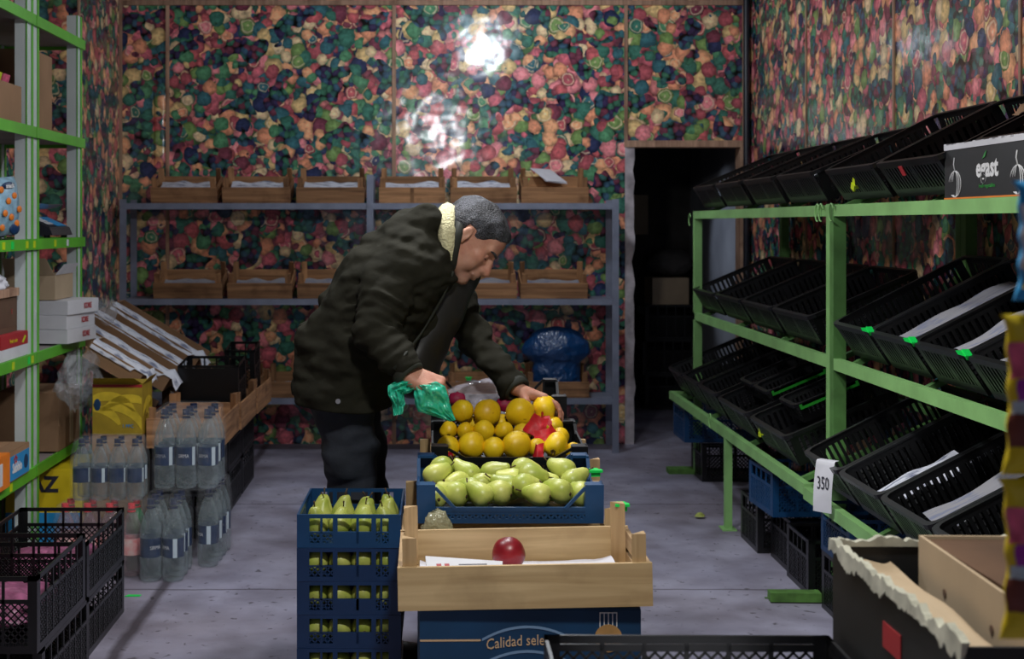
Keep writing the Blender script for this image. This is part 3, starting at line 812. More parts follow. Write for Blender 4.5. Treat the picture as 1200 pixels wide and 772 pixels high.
for zi, xs, nm in rows:
    for i, (a, c) in enumerate(xs):
        w = bx(c)-bx(a); x = (bx(a)+bx(c))/2
        k = len(xs)-1-i
        if nm == 'lowest': lab = ['old wooden fruit crate on the lowest back shelf, behind the two standing black crates', 'old wooden fruit crate on the lowest back shelf, just behind the man\'s trousers', 'old wooden fruit crate on the lowest back shelf behind the plastic bag of the man', 'old wooden fruit crate on the lowest back shelf, holding the blue bag'][i]
        elif k == 0: lab = 'old wooden fruit crate on the %s back shelf, the one nearest the doorway' % nm
        else: lab = 'old wooden fruit crate on the %s back shelf, %s from the doorway' % (nm, ORD[k])
        tilt = math.radians(17 if nm != 'lowest' else 8)
        r = wood_crate('wooden_crate', lab, w-.012, .285, .105, .165, WM, (x, 8.955, SZ[zi]+.001), (tilt, 0, 0), 'old wooden crates on the back shelf', centre=(nm == 'top' and i == 3))
        if (nm, i) in (('top',0),('top',1),('top',2),('top',3),('top',4),('middle',0),('middle',1),('middle',2),('middle',4),('middle',5),('lowest',0),('lowest',1),('lowest',2)):
            seed = i*3.1+zi
            def fn(u, v, w=w, seed=seed, nm=nm):
                xx = (u-.5)*(w-.085); yy = .03+v*.21
                return Vector((xx, yy, .042 + .022*nz((u*4+seed, v*3, seed)) + .035*v*(1 if nm == 'top' else .2) + (.03 if v < .01 and nm == 'top' else 0)))
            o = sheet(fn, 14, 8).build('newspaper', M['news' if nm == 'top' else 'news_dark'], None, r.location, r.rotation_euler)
            tag(o, ('crumpled newspaper lining the crate on the %s back shelf, %s from the doorway' % (nm, 'in the one nearest' if k == 0 else ORD[k])).replace('in the one nearest from', 'in the one nearest'), 'newspaper')
            if nm == 'lowest': o['label'] = 'newspaper lining the lowest-shelf wooden crate ' + ['beside the black crate display', 'behind the trousers', 'behind the plastic bag'][i]
# stack of white note paper in the top crate by the doorway
b = MB()
for k in range(3):
    b.M = Matrix.Translation((0, 0, .004*k)) @ Matrix.Rotation(.06*k, 4, 'Z')
    b.prism([(-.07, 0, 0), (.09, 0, 0), (.09, .22, 0), (-.07, .22, 0)], (0, 0, .003))
o = b.build('note_paper', M['paper'], None, (bx(652), 9.0, SZ[2]+.135), (math.radians(24), .08, math.radians(24)))
tag(o, 'white printed sheets heaped in the top-shelf crate nearest the doorway', 'paper')
clip('bright green price clip on the top-shelf wooden crate nearest the doorway', (bx(617), 8.975, SZ[2]+.155), (0,0,0), s=1.3)
clip('green price clip standing on a lowest-shelf crate just above the man\'s bag hand', P(549, 443, 8.9), (0,0,0), s=1.3)
clip('green price clip beside the reaching sleeve on the lowest back shelf', P(608, 437, 8.9), (0,0,0), s=1.3)
# blue bag on the lowest shelf
def blob_bag(u, v):
    th = 2*PI*u; k = v
    rad = (.08 + .14*math.sin(PI*min(1, k*1.02))**.6) if k < .97 else .02
    if k < .35: rad = .165 - .02*k
    elif k < .5: rad = .16 + .06*(k-.35)/.15
    else: rad = .22*math.sqrt(max(.0, 1-((k-.5)/.5)**2.4)) + .005
    x = math.cos(th)*rad; y = math.sin(th)*rad*.42
    q = Vector((x*7, y*9, k*4)); d = .022*noise.noise(q) + .010*noise.noise(q*3)
    return Vector((x*(1+d*3), y*(1+d*6), k*.37 + d*.5))
o = sheet(blob_bag, 48, 26).build('plastic_bag', M['blue_bag'], None, (bx(655), 9.1, SZ[0]+.09))
tag(o, 'bulging blue plastic bag stuffed in a wooden crate on the lowest back shelf', 'bag')

# ------------------------------------------------------------------ storeroom things glimpsed through the doorway
def tri_place(px0, px1, py0, py1, Y): return (P(px0, py1, Y), P(px1, py0, Y))
a, c = tri_place(751, 776, 225, 276, 10.6)
b = MB(); b.box(-.09, .09, 0, .02, 0, c.z-a.z); o = b.build('hanging_board', M['card_pale'], None, (a.x+.14, 11.67, a.z), (0,0,0))
tag(o, 'dim grey board hanging on the dark storeroom wall through the doorway', 'board')
for i in range(3):
    r = stack_crate('storage_crate', 'black crate in the dark storeroom doorway, %s from the floor of its stack' % ORD[i], .42, .36, .28, M['black'], (1.97-.02*(i%2), 11.0, .282*i+.001), (0,0,.03*(i%3-1)))
carton('white_box', 'off-white carton on the dark crate stack inside the storeroom', .3, .25, .21, M['card_pale'], (1.97, 11.02, .848), (0,0,.1))
def sack(u, v):
    th = 2*PI*u; r = .2*math.sqrt(max(0, 1-(2*v-1)**2))+.003
    return Vector((math.cos(th)*r*1.0, math.sin(th)*r*.6, .095+.10*(2*v-1)+.03*nz((math.cos(th)*2, math.sin(th)*2, v*3))))
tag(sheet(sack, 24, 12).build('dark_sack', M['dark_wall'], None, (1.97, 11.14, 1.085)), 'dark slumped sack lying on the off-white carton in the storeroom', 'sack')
# ------------------------------------------------------------------ green display rack on the right
GX = 1.6
RK = thing('green_rack', 'long light green metal display rack with three sloping tiers of black crates', 'rack', (GX, 5.42, 0))
def rk(name, x0, x1, y0, y1, z0, z1, mat='green_rail'):
    b = MB(); b.box(x0-GX, x1-GX, y0-5.42, y1-5.42, z0, z1); return b.build(name, M[mat], RK)
Zt, Zm, Zl = 1.574, .97, .49
LX = 1.465
for z in (Zt, Zm):
    rk('rail', GX-.0, GX+.03, 5.47, 8.2, z-.045, z); rk('rail', GX, GX+.03, 2.9, 5.37, z-.045, z)
rk('rail', LX, LX+.03, 5.30, 8.25, Zl-.045, Zl); rk('rail', LX-.02, LX+.01, 2.9, 5.24, Zl-.045, Zl)
for y0 in (5.37, 5.42): rk('post', GX, GX+.05, y0+.001, y0+.049, 0, Zt+.004, 'green_rail' if y0 > 5.4 else 'green_dark')
rk('post', GX, GX+.045, 8.155, 8.2, 0, Zt-.046)
rk('post', GX, GX+.045, 2.9, 2.945, 0, Zt-.046)
for y0 in (2.9, 5.37, 5.425, 8.155): rk('post', 2.12, 2.165, y0, y0+.05, 0, Zt+.27, 'green_dark')
rk('leg', LX, LX+.035, 6.70, 6.735, 0, Zl-.046)
rk('foot_plate', LX-.02, LX+.05, 6.66, 6.76, 0, .006)
for y0 in (5.30, 8.21): rk('bracket', LX+.031, GX, y0, y0+.035, Zl-.045, Zl)
rk('bracket', LX+.02, GX, 5.20, 5.235, Zl-.045, Zl); rk('bracket', LX+.02, GX, 2.9, 2.935, Zl-.045, Zl)
for z, x0 in ((Zt, GX), (Zm, GX), (Zl, LX)):     # sloping bearers and a rear rail for each tier
    for ya, yb, tl in ((5.5, 8.15, 23), (2.95, 5.3, 27)):
        k = math.tan(math.radians(tl))
        for i in range(4):
            y = ya + (yb-ya)*i/3; y = min(max(y, ya+.01), yb-.01)
            b = MB(); b.bar((x0+.032-GX, y-5.42, z-.030), (2.11-GX, y-5.42, z-.024+(2.11-x0-.03)*k), .03, .02); b.build('bearer', M['green_dark'], RK)
        b = MB(); zz = z-.05+(2.12-x0)*k; b.box(2.12-GX, 2.15-GX, ya-5.42, yb-5.42, zz-.03, zz); b.build('rear_rail', M['green_dark'], RK)
# wire hooks at the rail ends
for y, z, n in ((8.24, Zt-.02, 1), (5.5, Zt, 2), (5.36, Zt, 1), (7.0, Zl+.03, 1)):
    for k in range(n):
        b = MB(); x = (LX if z < 1 else GX)-GX-.012
        pts = [(x, y-5.42+k*.05+.03*math.sin(t)*1.0, z-.03+.035*math.cos(t)) for t in [i*.45-1.2 for i in range(11)]]
        b.tube(pts, .0035, 6); b.build('wire_hook', M['green_rail'], RK)

# crates on the tiers
def pc(dx, ly, nx, ny, h, mat='black', band=.03):
    return Proto(display_crate('plastic_crate', '', dx, ly, h, M[mat], nx, ny, band=band))
wide_far = pc(.50, .60, 14, 18, .14)
near_c = pc(.575, .425, 20, 12, .15)
TF, TN = math.radians(-23), math.radians(-27)
G = 'black crates on the green rack'
def put(p, x, y, z, tilt, lab, yaw=0): return p.put((x, y, z), (0, tilt, yaw), lab, G)
def tier(nm): return {'top': 'top tier', 'mid': 'middle tier', 'low': 'bottom tier'}[nm]
for i, y in enumerate((7.87, 7.24, 6.58, 5.93)):
    put(wide_far, 1.645, y-.0, Zt+.012, TF, 'wide black slotted crate on the far bay\'s top tier, %s from the doorway' % ORD[i])
for i, y in enumerate((5.14, 4.52)):
    put(wide_far, 1.645, y-.0, Zt+.012, TN, 'wide black slotted crate on the near bay\'s top tier, %s after the post' % ORD[i])
put(wide_far, 1.735, 3.88, Zt+.055, TN, 'wide black slotted crate on the top tier, behind the printed black carton')
put(wide_far, 1.645, 3.2, Zt+.012, TN, 'wide black slotted crate on the near bay\'s top tier, nearest the camera')
for i, y in enumerate((7.87, 7.24, 6.62, 6.0)):
    put(wide_far, 1.645, y, Zm+.012, TF, 'wide black slotted crate on the far bay\'s middle tier, %s from the doorway' % ORD[i])
NY = (5.10, 4.665, 4.23, 3.795, 3.36)
for i, y in enumerate(NY):
    put(near_c, 1.645, y, Zm+.012, TN, 'deep black slotted crate on the near bay\'s middle tier, %s after the post' % ORD[i])
for i, y in enumerate((8.0, 7.55, 7.1)):
    put(near_c, LX+.045, y, Zl+.012, TF, 'deep black slotted crate on the far bay\'s bottom tier, %s from the doorway' % ORD[i])
put(wide_far, LX+.045, 6.54, Zl+.012, TF, 'wide black slotted crate on the bottom tier with green-rimmed crates nested in it')
put(wide_far, LX+.045, 5.86, Zl+.012, TF, 'worn wide black crate on the bottom tier, just before the green middle post')
for i, y in enumerate((4.98, 4.545, 4.11, 3.675, 3.24)):
    put(near_c, LX+.035, y, Zl+.012, TN, 'deep black slotted crate on the near bay\'s bottom tier, %s after the post' % ORD[i])
# green-banded crates nested in the far bottom tier
def band_crate(label, loc, rot):
    r = display_crate('plastic_crate', label, .31, .265, .09, M['black'], 10, 9, loc, rot)
    b = MB(); b.box(.02, .29, -.1365, -.133, .062, .084); b.build('green_band', M['band_green'], r)
    b = MB(); b.box(.02, .29, .133, .1365, .062, .084); b.build('green_band', M['band_green'], r)
    return r
for i, y in enumerate((6.68, 6.40, 5.93)):
    band_crate('small black crate with green bands nested in a bottom tier crate, %s from the doorway' % ORD[i], (LX+.13, y, Zl+.155), (0, TF, 0))
# papers lying in the crates
def liner(label, x, y, z, tilt, L_, w, seed, mat='news', lift=.03):
    def fn(u, v): return Vector((.05+u*L_, (v-.5)*w, lift + .02*nz((u*3+seed, v*3, seed)) + .025*abs(v-.5)))
    o = sheet(fn, 14, 8).build('paper_liner', M[mat], None, (x, y, z), (0, tilt, 0)); return tag(o, label, 'paper')
liner('pale paper liner in the second middle tier crate after the post', 1.645, 4.70, Zm+.02, TN, .45, .2, 1.3, 'news_dark', .09)
liner('grey paper liner in the third middle tier crate after the post', 1.645, 4.15, Zm+.02, TN, .45, .2, 4.1, 'news_dark', .10)
liner('grey paper liner in the fourth middle tier crate after the post', 1.645, 3.8, Zm+.02, TN, .45, .26, 7.7, 'news_dark', .09)
liner('white paper in the second bottom tier crate after the post', LX+.035, 4.5, Zl+.02, TN, .3, .2, 2.3, 'news', .06)
liner('grey paper liner in the third bottom tier crate after the post', LX+.035, 4.03, Zl+.02, TN, .45, .18, 5.3, 'news_dark', .09)
liner('grey paper in the fourth wide crate of the far top tier', 1.645, 5.85, Zt+.012, TF, .3, .2, 9.3, 'news', .10)
# clips and price paper
clip('yellow clip on the front of the top tier crate just after the middle post', P(1001, 219, 4.92), (PI/2, .4, -PI/2), 'clip_y', 1.1)
clip('yellow tag on the worn bottom tier crate before the middle post', P(891, 509, 5.95), (PI/2, 0, -PI/2), 'clip_y', .9)
for i, (px, py, y) in enumerate(((1020, 397, 4.85), (1084, 416, 4.42), (1146, 425, 3.98))):
    clip('green clip on the rim of the middle tier, %s after the green post' % ORD[i], (1.575, y, Zm+.012+.15*math.cos(TN)+.004), (0, TN, PI/2), 'clip', 1.05)
b = MB(); b.box(-.0015, .0015, -.017, .017, -.017, .017)
tag(b.build('red_sticker', M['ink_red'], None, (1.568, 4.5, Zt+.10), (0, TN, 0)), 'small red sticker on the second top tier crate after the post', 'sticker')
PT = thing('price_paper', 'white paper strip with handwritten price hanging over a bottom tier crate', 'sign', (LX-.045, 4.86, Zl+.155), (0, 0, math.radians(42)))
def strip(u, v):
    y = (u-.5)*.074
    if v < .2: return Vector((.03*(1-v/.2) , y, .012 - .0*v))
    k = (v-.2)/.8
    return Vector((-.010*math.sin(k*2.6) + .0, y+.01*k, .012-.185*k))
sheet(strip, 6, 18).build('paper_strip', M['paper'], PT)
text('lettering', '350', .066, M['ink_dark'], PT, (-.0115, .004, -.070), FACE_LEFT, .50)

# black printed carton on the top tier
EG = thing('printed_carton', 'black open carton printed egast in white standing at the end of the top tier', 'box', (1.605, 3.93, Zt+.001))
def eg(name, mat, *a): b = MB(); b.box(*a); return b.build(name, M[mat], EG)
eg('side_panel', 'black_card', 0, .005, -.30, .30, 0, .155); eg('side_panel', 'black_card', .065, .07, -.30, .30, 0, .155)
eg('side_panel', 'black_card', .005, .065, -.30, -.295, 0, .155); eg('side_panel', 'black_card', .005, .065, .295, .30, 0, .155)
eg('base_panel', 'ink_orange', -.002, .07, -.30, .30, -.0005, .004)
b = MB(); n = 30
for i in range(n):
    y0, y1 = -.302+.604*i/n, -.302+.604*(i+1)/n; h0 = .155+.012+.006*nz((i*.7, 1, 2)); 
    b.hexa([(-.002, y0, .150), (.012, y0, .150), (.012, y1, .150), (-.002, y1, .150)], [(-.002, y0, h0), (.05, y0, h0+.006), (.05, y1, h0+.006), (-.002, y1, h0)])
b.build('torn_white_edge', M['card_white'], EG)
text('lettering', 'egast', .078, M['ink_white'], EG, (-.001, -.02, .085), FACE_LEFT, .95, bold=.0025)
text('lettering', 'fresh vegetables', .016, M['ink_green'], EG, (-.001, -.02, .034), FACE_LEFT, 1.1)
b = MB(); b.prism([(-.0012, .012, .112), (-.0012, -.006, .128), (-.0012, -.020, .136), (-.0012, -.010, .118)], (-.001, 0, 0)); b.build('leaf_print', M['ink_green'], EG)
for yc in (.215, -.225):   # outline drawings of a pepper each side of the word
    b = MB()
    for k in range(3):
        s = (.018+.014*k)
        b.tube([(-.001, yc+s*math.cos(t)*1.0, .045+.04*math.sin(t)) for t in [i*PI/8+.2 for i in range(14)]], .0016, 5)
    b.tube([(-.001, yc, .085), (-.001, yc+.01, .105), (-.001, yc+.004, .125)], .002, 5)
    b.build('vegetable_drawing', M['ink_white'], EG)
def torn(u, v): return Vector((.0+u*.10, (v-.5)*.30, .02*nz((u*4, v*5, 2))+.03*u))
tag(sheet(torn, 8, 14).build('torn_cardboard', M['card'], None, (1.80, 4.05, Zt+.26), (0, TN, 0)), 'torn brown cardboard scraps sticking up behind the printed black carton', 'cardboard')

# crates stored on the floor under the rack
fl = Proto(stack_crate('storage_crate', '', .46, .33, .225, M['black']))
flb = Proto(stack_crate('storage_crate', '', .46, .36, .19, M['blue']))
def pf(p, x, y, z, lab, yaw=0): return p.put((x+.23, y, z), (0, 0, yaw), lab)
pf(fl, 1.60, 7.93, .001, 'black crate on the floor under the rack, the one nearest the doorway')
pf(flb, 1.50, 7.94, .227, 'blue crate on the floor crate nearest the doorway, under the rack')
pf(fl, 1.505, 6.21, .001, 'black crate on the floor under the rack, beside the green leg')
pf(flb, 1.50, 5.93, .227, 'blue crate resting on two floor crates under the rack, beside the green leg', .05)
pf(fl, 1.555, 5.84, .001, 'black crate on the floor under the rack, beneath the blue crate by the leg')
pf(fl, 1.535, 5.49, .001, 'black crate on the floor under the rack, just behind the green middle post')
pf(fl, 1.545, 5.01, .001, 'black crate on the floor under the blue crate, in front of the green middle post')
pf(flb, 1.545, 4.99, .227, 'blue crate on a black floor crate, below the hanging price paper')
GB = MB(); GB.bar((-.10, 0, .02), (.10, 0, .02), .06, .035); GB.box(-.11, .06, .032, .038, 0, .004)
tag(GB.build('green_plank', M['green_wood'], None, (1.46, 5.42, .003), (0, 0, -.04)), 'short green painted offcut lying on the floor by the rack', 'board')
GB = MB(); GB.box(-.08, .08, -.05, .05, 0, .03)
GB.box(-.07, .05, .05, .06, 0, .02)
tag(GB.build('green_plank', M['green_wood'], None, (1.53, 8.22, .001), (0, 0, 0)), 'green painted block under the rack end by the doorway', 'board')
def leaf(u, v): return Vector(((u-.5)*.07, (v-.5)*.05*math.sin(PI*u)+.0, .012+.02*math.sin(PI*v)*math.sin(PI*u)))
tag(sheet(leaf, 8, 6).build('dry_leaf', M['leaf'], None, (1.39, 6.95, .0), (0,0,.5)), 'withered pale green leaf on the floor by the rack leg', 'leaf')
# ------------------------------------------------------------------ lime and white shop shelf on the left
SX, SYO = -1.75, 6.1
LS = thing('shop_shelf', 'white shop shelving with lime green edges, five tiers along the left wall', 'shelf', (SX, SYO, 0))
def ls(name, x0, x1, y0, y1, z0, z1, mat):
    b = MB(); b.box(x0-SX, x1-SX, y0-SYO, y1-SYO, z0, z1); return b.build(name, M[mat], LS)
TIERS = (.418, .925, 1.432, 1.932, 2.432)
for z in TIERS:
    for ya, yb in ((4.4, 6.095), (6.105, 6.96)):
        ls('shelf_board', SX-.45, SX-.004, ya, yb, z-.03, z-.008, 'shelf_board')
        ls('shelf_edge', SX-.004, SX+.008, ya, yb, z-.048, z, 'lime')
    ls('end_edge', SX-.45, SX+.008, 6.96, 6.968, z-.048, z, 'lime')
for ya, yb in ((6.015, 6.095), (6.105, 6.185), (6.885, 6.955)):
    for x0 in (SX-.065, SX-.45):
        p = ls('post', x0, x0+.055, ya, yb, 0, 2.55, 'shelf_white')
        b = MB(); b.box(x0+.056-SX, x0+.060-SX, yb-.022-SYO, yb-SYO, 0, 2.55); o = b.build('post_stripe', M['lime'], p)
        b = MB(); b.box(x0+.050-SX, x0+.0555-SX, ya-.003-SYO, ya-.0005-SYO, 0, 2.55); b.build('post_stripe', M['lime'], p)
# paper price tickets along the lips
k = 0
for z, ys in ((1.432, (5.62, 5.74, 5.95, 6.06, 6.40, 6.62)), (.925, (5.75, 5.98, 6.03)), (.418, (5.72,))):
    for y in ys:
        b = MB(); b.box(-.001, .001, -.017, .017, -.016, .016)
        nm = {1.432: 'third', .925: 'second', .418: 'lowest'}[z]
        j = ys.index(y)
        b.build('price_ticket', M[('clip_y', 'clip', 'clip_y', 'clip_y', 'clip_y', 'paper')[k % 6]], LS, (.0095, y-SYO, z-.024))
        k += 1

def sbox(name, lab, x1, w, y0, y1, z0, h, mat, yaw=0, closed=True):
    """carton whose right face stands at x1"""
    return carton(name, lab, w, y1-y0, h, M[mat], (x1-w/2, y0, z0+.001), (0, 0, yaw), closed=closed)
# fourth tier
r = sbox('cardboard_box', 'open grey-brown carton with a red stamp on the fourth tier', -1.775, .36, 5.50, 5.98, 1.932, .165, 'card', closed=False)
text('red_stamp', 'D', .06, M['ink_red'], r, (.1812, .13, .10), FACE_RIGHT)
for i, (dy, mt) in enumerate(((.10, 'paper'), (.20, 'clip_y'), (.31, 'ink_pink'))):
    b = MB(); b.M = Matrix.Rotation(.25, 4, 'Y'); b.box(-.03, .03, -.045, .045, 0, .16)
    tag(b.build('biscuit_packet', M[mt], None, (-1.86, 5.52+dy, 1.99)), '%s packet poking out of the open fourth-tier carton' % ('white', 'yellow', 'pink')[i], 'packet')
sbox('cardboard_box', 'tall brown carton against the wall behind the open fourth-tier carton', -1.98, .15, 6.10, 6.2, 1.932, .33, 'card_brown')
sbox('cardboard_box', 'brown carton on the fourth tier between the two white posts', -1.80, .30, 6.22, 6.56, 1.932, .36, 'card')
# third tier: snack bag and weighing scale
def pillow(w, h, t):
    def fn(u, v):
        a = 2*PI*u; x = math.cos(a); y = math.sin(a)
        k = math.sin(PI*v)**.45
        return Vector((x*w/2*(.92+.08*k), (abs(y)**.9)*(1 if y > 0 else -1)*t/2*k + .004*nz((x*5, y*5, v*9)), h*v))
    return fn
SB = thing('snack_bag', 'light blue snack bag with biscuit pictures standing on the third tier', 'bag', (-1.81, 5.84, 1.448), (0, -.08, PI/2-.25))
sheet(pillow(.22, .25, .09), 36, 16).build('bag_body', simple('snack_blue', rgb(150, 190, 214), .3, .25, 20), SB)
b = MB()
for i, (u, v) in enumerate(((-.06, .20), (-.02, .15), (.03, .17), (.06, .11), (-.05, .10), (.0, .08), (.05, .05), (-.06, .04))):
    b = MB(); b.ell((u, -.044*math.sin(PI*v/.25)**.45-.002, v), (.020, .004, .015), 10, 6); b.build('biscuit_picture', M['ink_orange'], SB)
b = MB(); b.ell((.0, -.034, .215), (.05, .006, .016), 12, 6); b.ell((.04, -.03, .03), (.04, .01, .03), 12, 6); b.build('brand_oval', M['blue_dark'], SB)
text('lettering', 'snack', .028, M['ink_white'], SB, (0, -.042, .214), FACE_CAM, bold=.001)
SC = thing('weighing_scale', 'electronic weighing scale with dark keypad and steel tray on the third tier', 'scale', (-1.95, 6.55, 1.433))
b = MB(); b.prism([(-.17, -.18, .012), (.205, -.18, .012), (.19, -.18, .05), (.08, -.18, .10), (-.17, -.18, .10)], (0, .36, 0)); b.build('body', M['scale_body'], SC)
b = MB(); b.cyl((-.05, 0, .1), (-.05, 0, .135), .05, n=16); b.build('neck', M['scale_body'], SC)
def plate(u, v):
    x, y = (u-.5)*.36, (v-.5)*.42; e = max(abs(u-.5), abs(v-.5))*2
    return Vector((x-.03, y, .135 + .022*max(0, e-.8)/.2 + .012*abs(v-.5)))
sheet(plate, 14, 14).build('steel_tray', M['scale_plate'], SC)
nrm = math.atan2(.05, .11)
for y0, y1, mt, nm in ((-.15, -.03, 'ink_dark', 'keypad'), (-.01, .15, 'ink_blue', 'display')):
    b = MB(); b.M = Matrix.Translation((.135, 0, .077)) @ Matrix.Rotation(nrm, 4, 'Y'); b.box(-.05, .05, y0, y1, -.001, .002); b.build(nm, M[mt], SC)
for i in range(3):
    for j in range(4):
        b = MB(); b.M = Matrix.Translation((.135, 0, .077)) @ Matrix.Rotation(nrm, 4, 'Y'); b.box(-.04+i*.028, -.02+i*.028, -.14+j*.027, -.12+j*.027, .002, .005); b.build('key', M['card_white'], SC)
for i in range(4):
    b = MB(); b.cyl(((-.14, .17)[i % 2], (-.15, .15)[i//2], 0), ((-.14, .17)[i % 2], (-.15, .15)[i//2], .013), .015, n=10); b.build('foot', M['scale_body'], SC)
# second tier
for i in range(2):
    r = sbox('cardboard_box', 'brown carton with faint red print on the second tier, %s of its stack' % ('lower', 'upper')[i], -1.80, .32, 5.55, 6.00, .926+.128*i, .126, 'card_brown')
    for q in range(3): text('red_print', ('A', 'B', 'C')[q] if False else 'E', .03, M['ink_red'], r, (.1712, .34+.04*q, .065), FACE_RIGHT) if q < 1 else None
r = sbox('cardboard_tray', 'flat reddish-brown tray on top of the dark second-tier cartons', -1.79, .34, 5.5, 6.0, 1.184, .035, 'trim', closed=False)
def crumple(w, d, h, seed):
    def fn(u, v):
        a = 2*PI*u; r_ = math.sin(PI*v)**.5
        p = Vector((math.cos(a)*r_*w/2, math.sin(a)*r_*d/2, h*v))
        q = Vector((math.cos(a)*2.2+seed, math.sin(a)*2.2, v*3)); k = 1+.35*noise.noise(q)+.2*noise.noise(q*2.7)
        return Vector((p.x*k, p.y*k, max(.001, p.z*(1+.15*noise.noise(q*1.7)))))
    return fn
tag(sheet(crumple(.2, .34, .10, 3), 30, 14).build('plastic_wrap', M['paper'], None, (-1.9, 5.82, 1.192)), 'crumpled white plastic wrap in the reddish tray on the second tier', 'wrap')
r = sbox('sweet_box', 'small red box with yellow lettering at the lip of the second tier', -1.752, .042, 5.62, 6.0, .975, .052, 'ink_red')
text('lettering', 'fruit mix', .026, M['ink_yellow'], r, (.0222, .17, .027), FACE_RIGHT, 1.2)
b = MB(); b.prism([(.0212, .29, .012), (.0212, .33, .040), (.0212, .35, .034), (.0212, .31, .008)], (.001, 0, 0)); b.build('leaf_print', M['clip_y'], r)
sbox('sweet_box', 'flat white box under the small red box on the second tier', -1.752, .044, 5.60, 6.0, .926, .046, 'card_white')
for i in range(3):
    th = (-.16, -.15, -.19)[i]; cx_ = -1.715+(.004, 0, .006)[i]
    r = carton('biscuit_box', 'flat white box printed KDRE on the second tier, %s of three' % ('lowest', 'middle', 'topmost')[i], .34, .345, .063, M['card_white'], (cx_-.17*math.cos(th), 6.50-.17*math.sin(th), .927+.0685*i), (0, 0, th))
    text('lettering', 'KDRE', .038, M['ink_red'], r, (.1712, .22, .034), FACE_RIGHT, .9, bold=.001)
    text('lettering', 'E', .036, M['ink_red'], r, (-.08, -.0012, .034), FACE_CAM, .9, bold=.001)
r = sbox('cardboard_box', 'pale opened carton with raised flaps on top of the white KDRE boxes', -1.775, .24, 6.52, 6.85, 1.134, .12, 'card_pale', closed=False)
b = MB(); b.prism([(-.118, -.001, .121), (.118, -.001, .121), (.09, -.05, .20), (-.118, -.05, .20)], (0, -.004, 0)); b.build('flap', M['card_pale'], r)
b = MB(); b.prism([(.1215, .0, .12), (.1215, .32, .12), (.155, .29, .17), (.155, .03, .17)], (.004, 0, 0)); b.build('flap', M['card_white'], r)
# lowest tier
sbox('cardboard_box', 'brown carton on the lowest tier behind the sweet boxes', -1.90, .23, 5.80, 6.00, .419, .33, 'card')
sbox('cardboard_box', 'brown taped carton on the lowest tier under the crumpled bubble wrap', -1.745, .30, 6.47, 6.86, .419, .275, 'card')
b = MB(); b.box(-.001, .001, -.03, .03, 0, .26)
tag(b.build('packing_tape', M['card_pale'], None, (-1.743, 6.70, .43)), 'pale strip of tape and label on the taped lowest-tier carton', 'tape')
r = sbox('wafer_box', 'brown carton with a sky-blue printed side at the lip of the lowest tier', -1.735, .15, 5.66, 5.96, .419, .125, 'card')
b = MB(); b.box(.075, .0765, .005, .295, .004, .105); b.build('blue_print', M['ink_blue'], r)
text('lettering', 'Sabbio', .055, M['ink_white'], r, (.0772, .12, .05), FACE_RIGHT, .9, bold=.002)
b = MB()
for i in range(5):
    a = i*2*PI/5+.3; b.ell((.0768, .10+.016*math.cos(a), .085+.013*math.sin(a)), (.0012, .010, .008), 8, 5)
b.build('flower_print', M['ink_red'], r)
b = MB(); b.cyl((.0766, .245, .055), (.0774, .245, .055), .03, n=20); b.build('round_seal', M['navy_card'], r)
r = sbox('wafer_box', 'orange and white box nearest the camera on the lowest tier', -1.715, .2, 5.30, 5.62, .419, .135, 'ink_orange')
b = MB(); b.box(.100, .1012, .02, .22, .02, .11); b.build('white_print', M['card_white'], r)
b = MB(); b.box(-.05, .06, -.0012, 0, .02, .11); b.build('white_print', M['card_white'], r)
# bubble wrap hanging from the second tier lip
def bub(u, v):
    a = u*2*PI
    w = (.10+.09*math.sin(PI*min(1, v*1.1))); q = Vector((math.cos(a)*2, math.sin(a)*2, v*4))
    k = 1+.28*noise.noise(q)+.18*noise.noise(q*3)
    return Vector((math.cos(a)*w*.42*k, math.sin(a)*w*1.35*k, -.26*v + .03*noise.noise(q*2)))
tag(sheet(bub, 44, 24).build('bubble_wrap', M['bubble'], None, (-1.660, 6.55, .885)), 'crumpled clear bubble wrap bulging out over the taped brown carton', 'bubble wrap')
tag(sheet(bub, 30, 16).build('bubble_wrap', M['bubble'], None, (-1.60, 6.84, 1.13), (.1, 0, .4)), 'thin clear plastic sleeve hanging off the end of the KDRE boxes', 'bubble wrap').scale = (.55, .55, .5)
# yellow carton under the lowest tier
r = sbox('cardboard_box', 'yellow and black carton under the lowest tier, behind the small water bottles', -1.62, .36, 6.42, 6.85, .0, .34, 'ink_yellow')
text('lettering', 'AZ', .10, M['ink_dark'], r, (-.0, -.0012, .27), FACE_CAM, bold=.004)
b = MB(); b.box(-.18, .18, -.0011, 0, .0, .14); b.build('blue_print', M['ink_blue'], r)

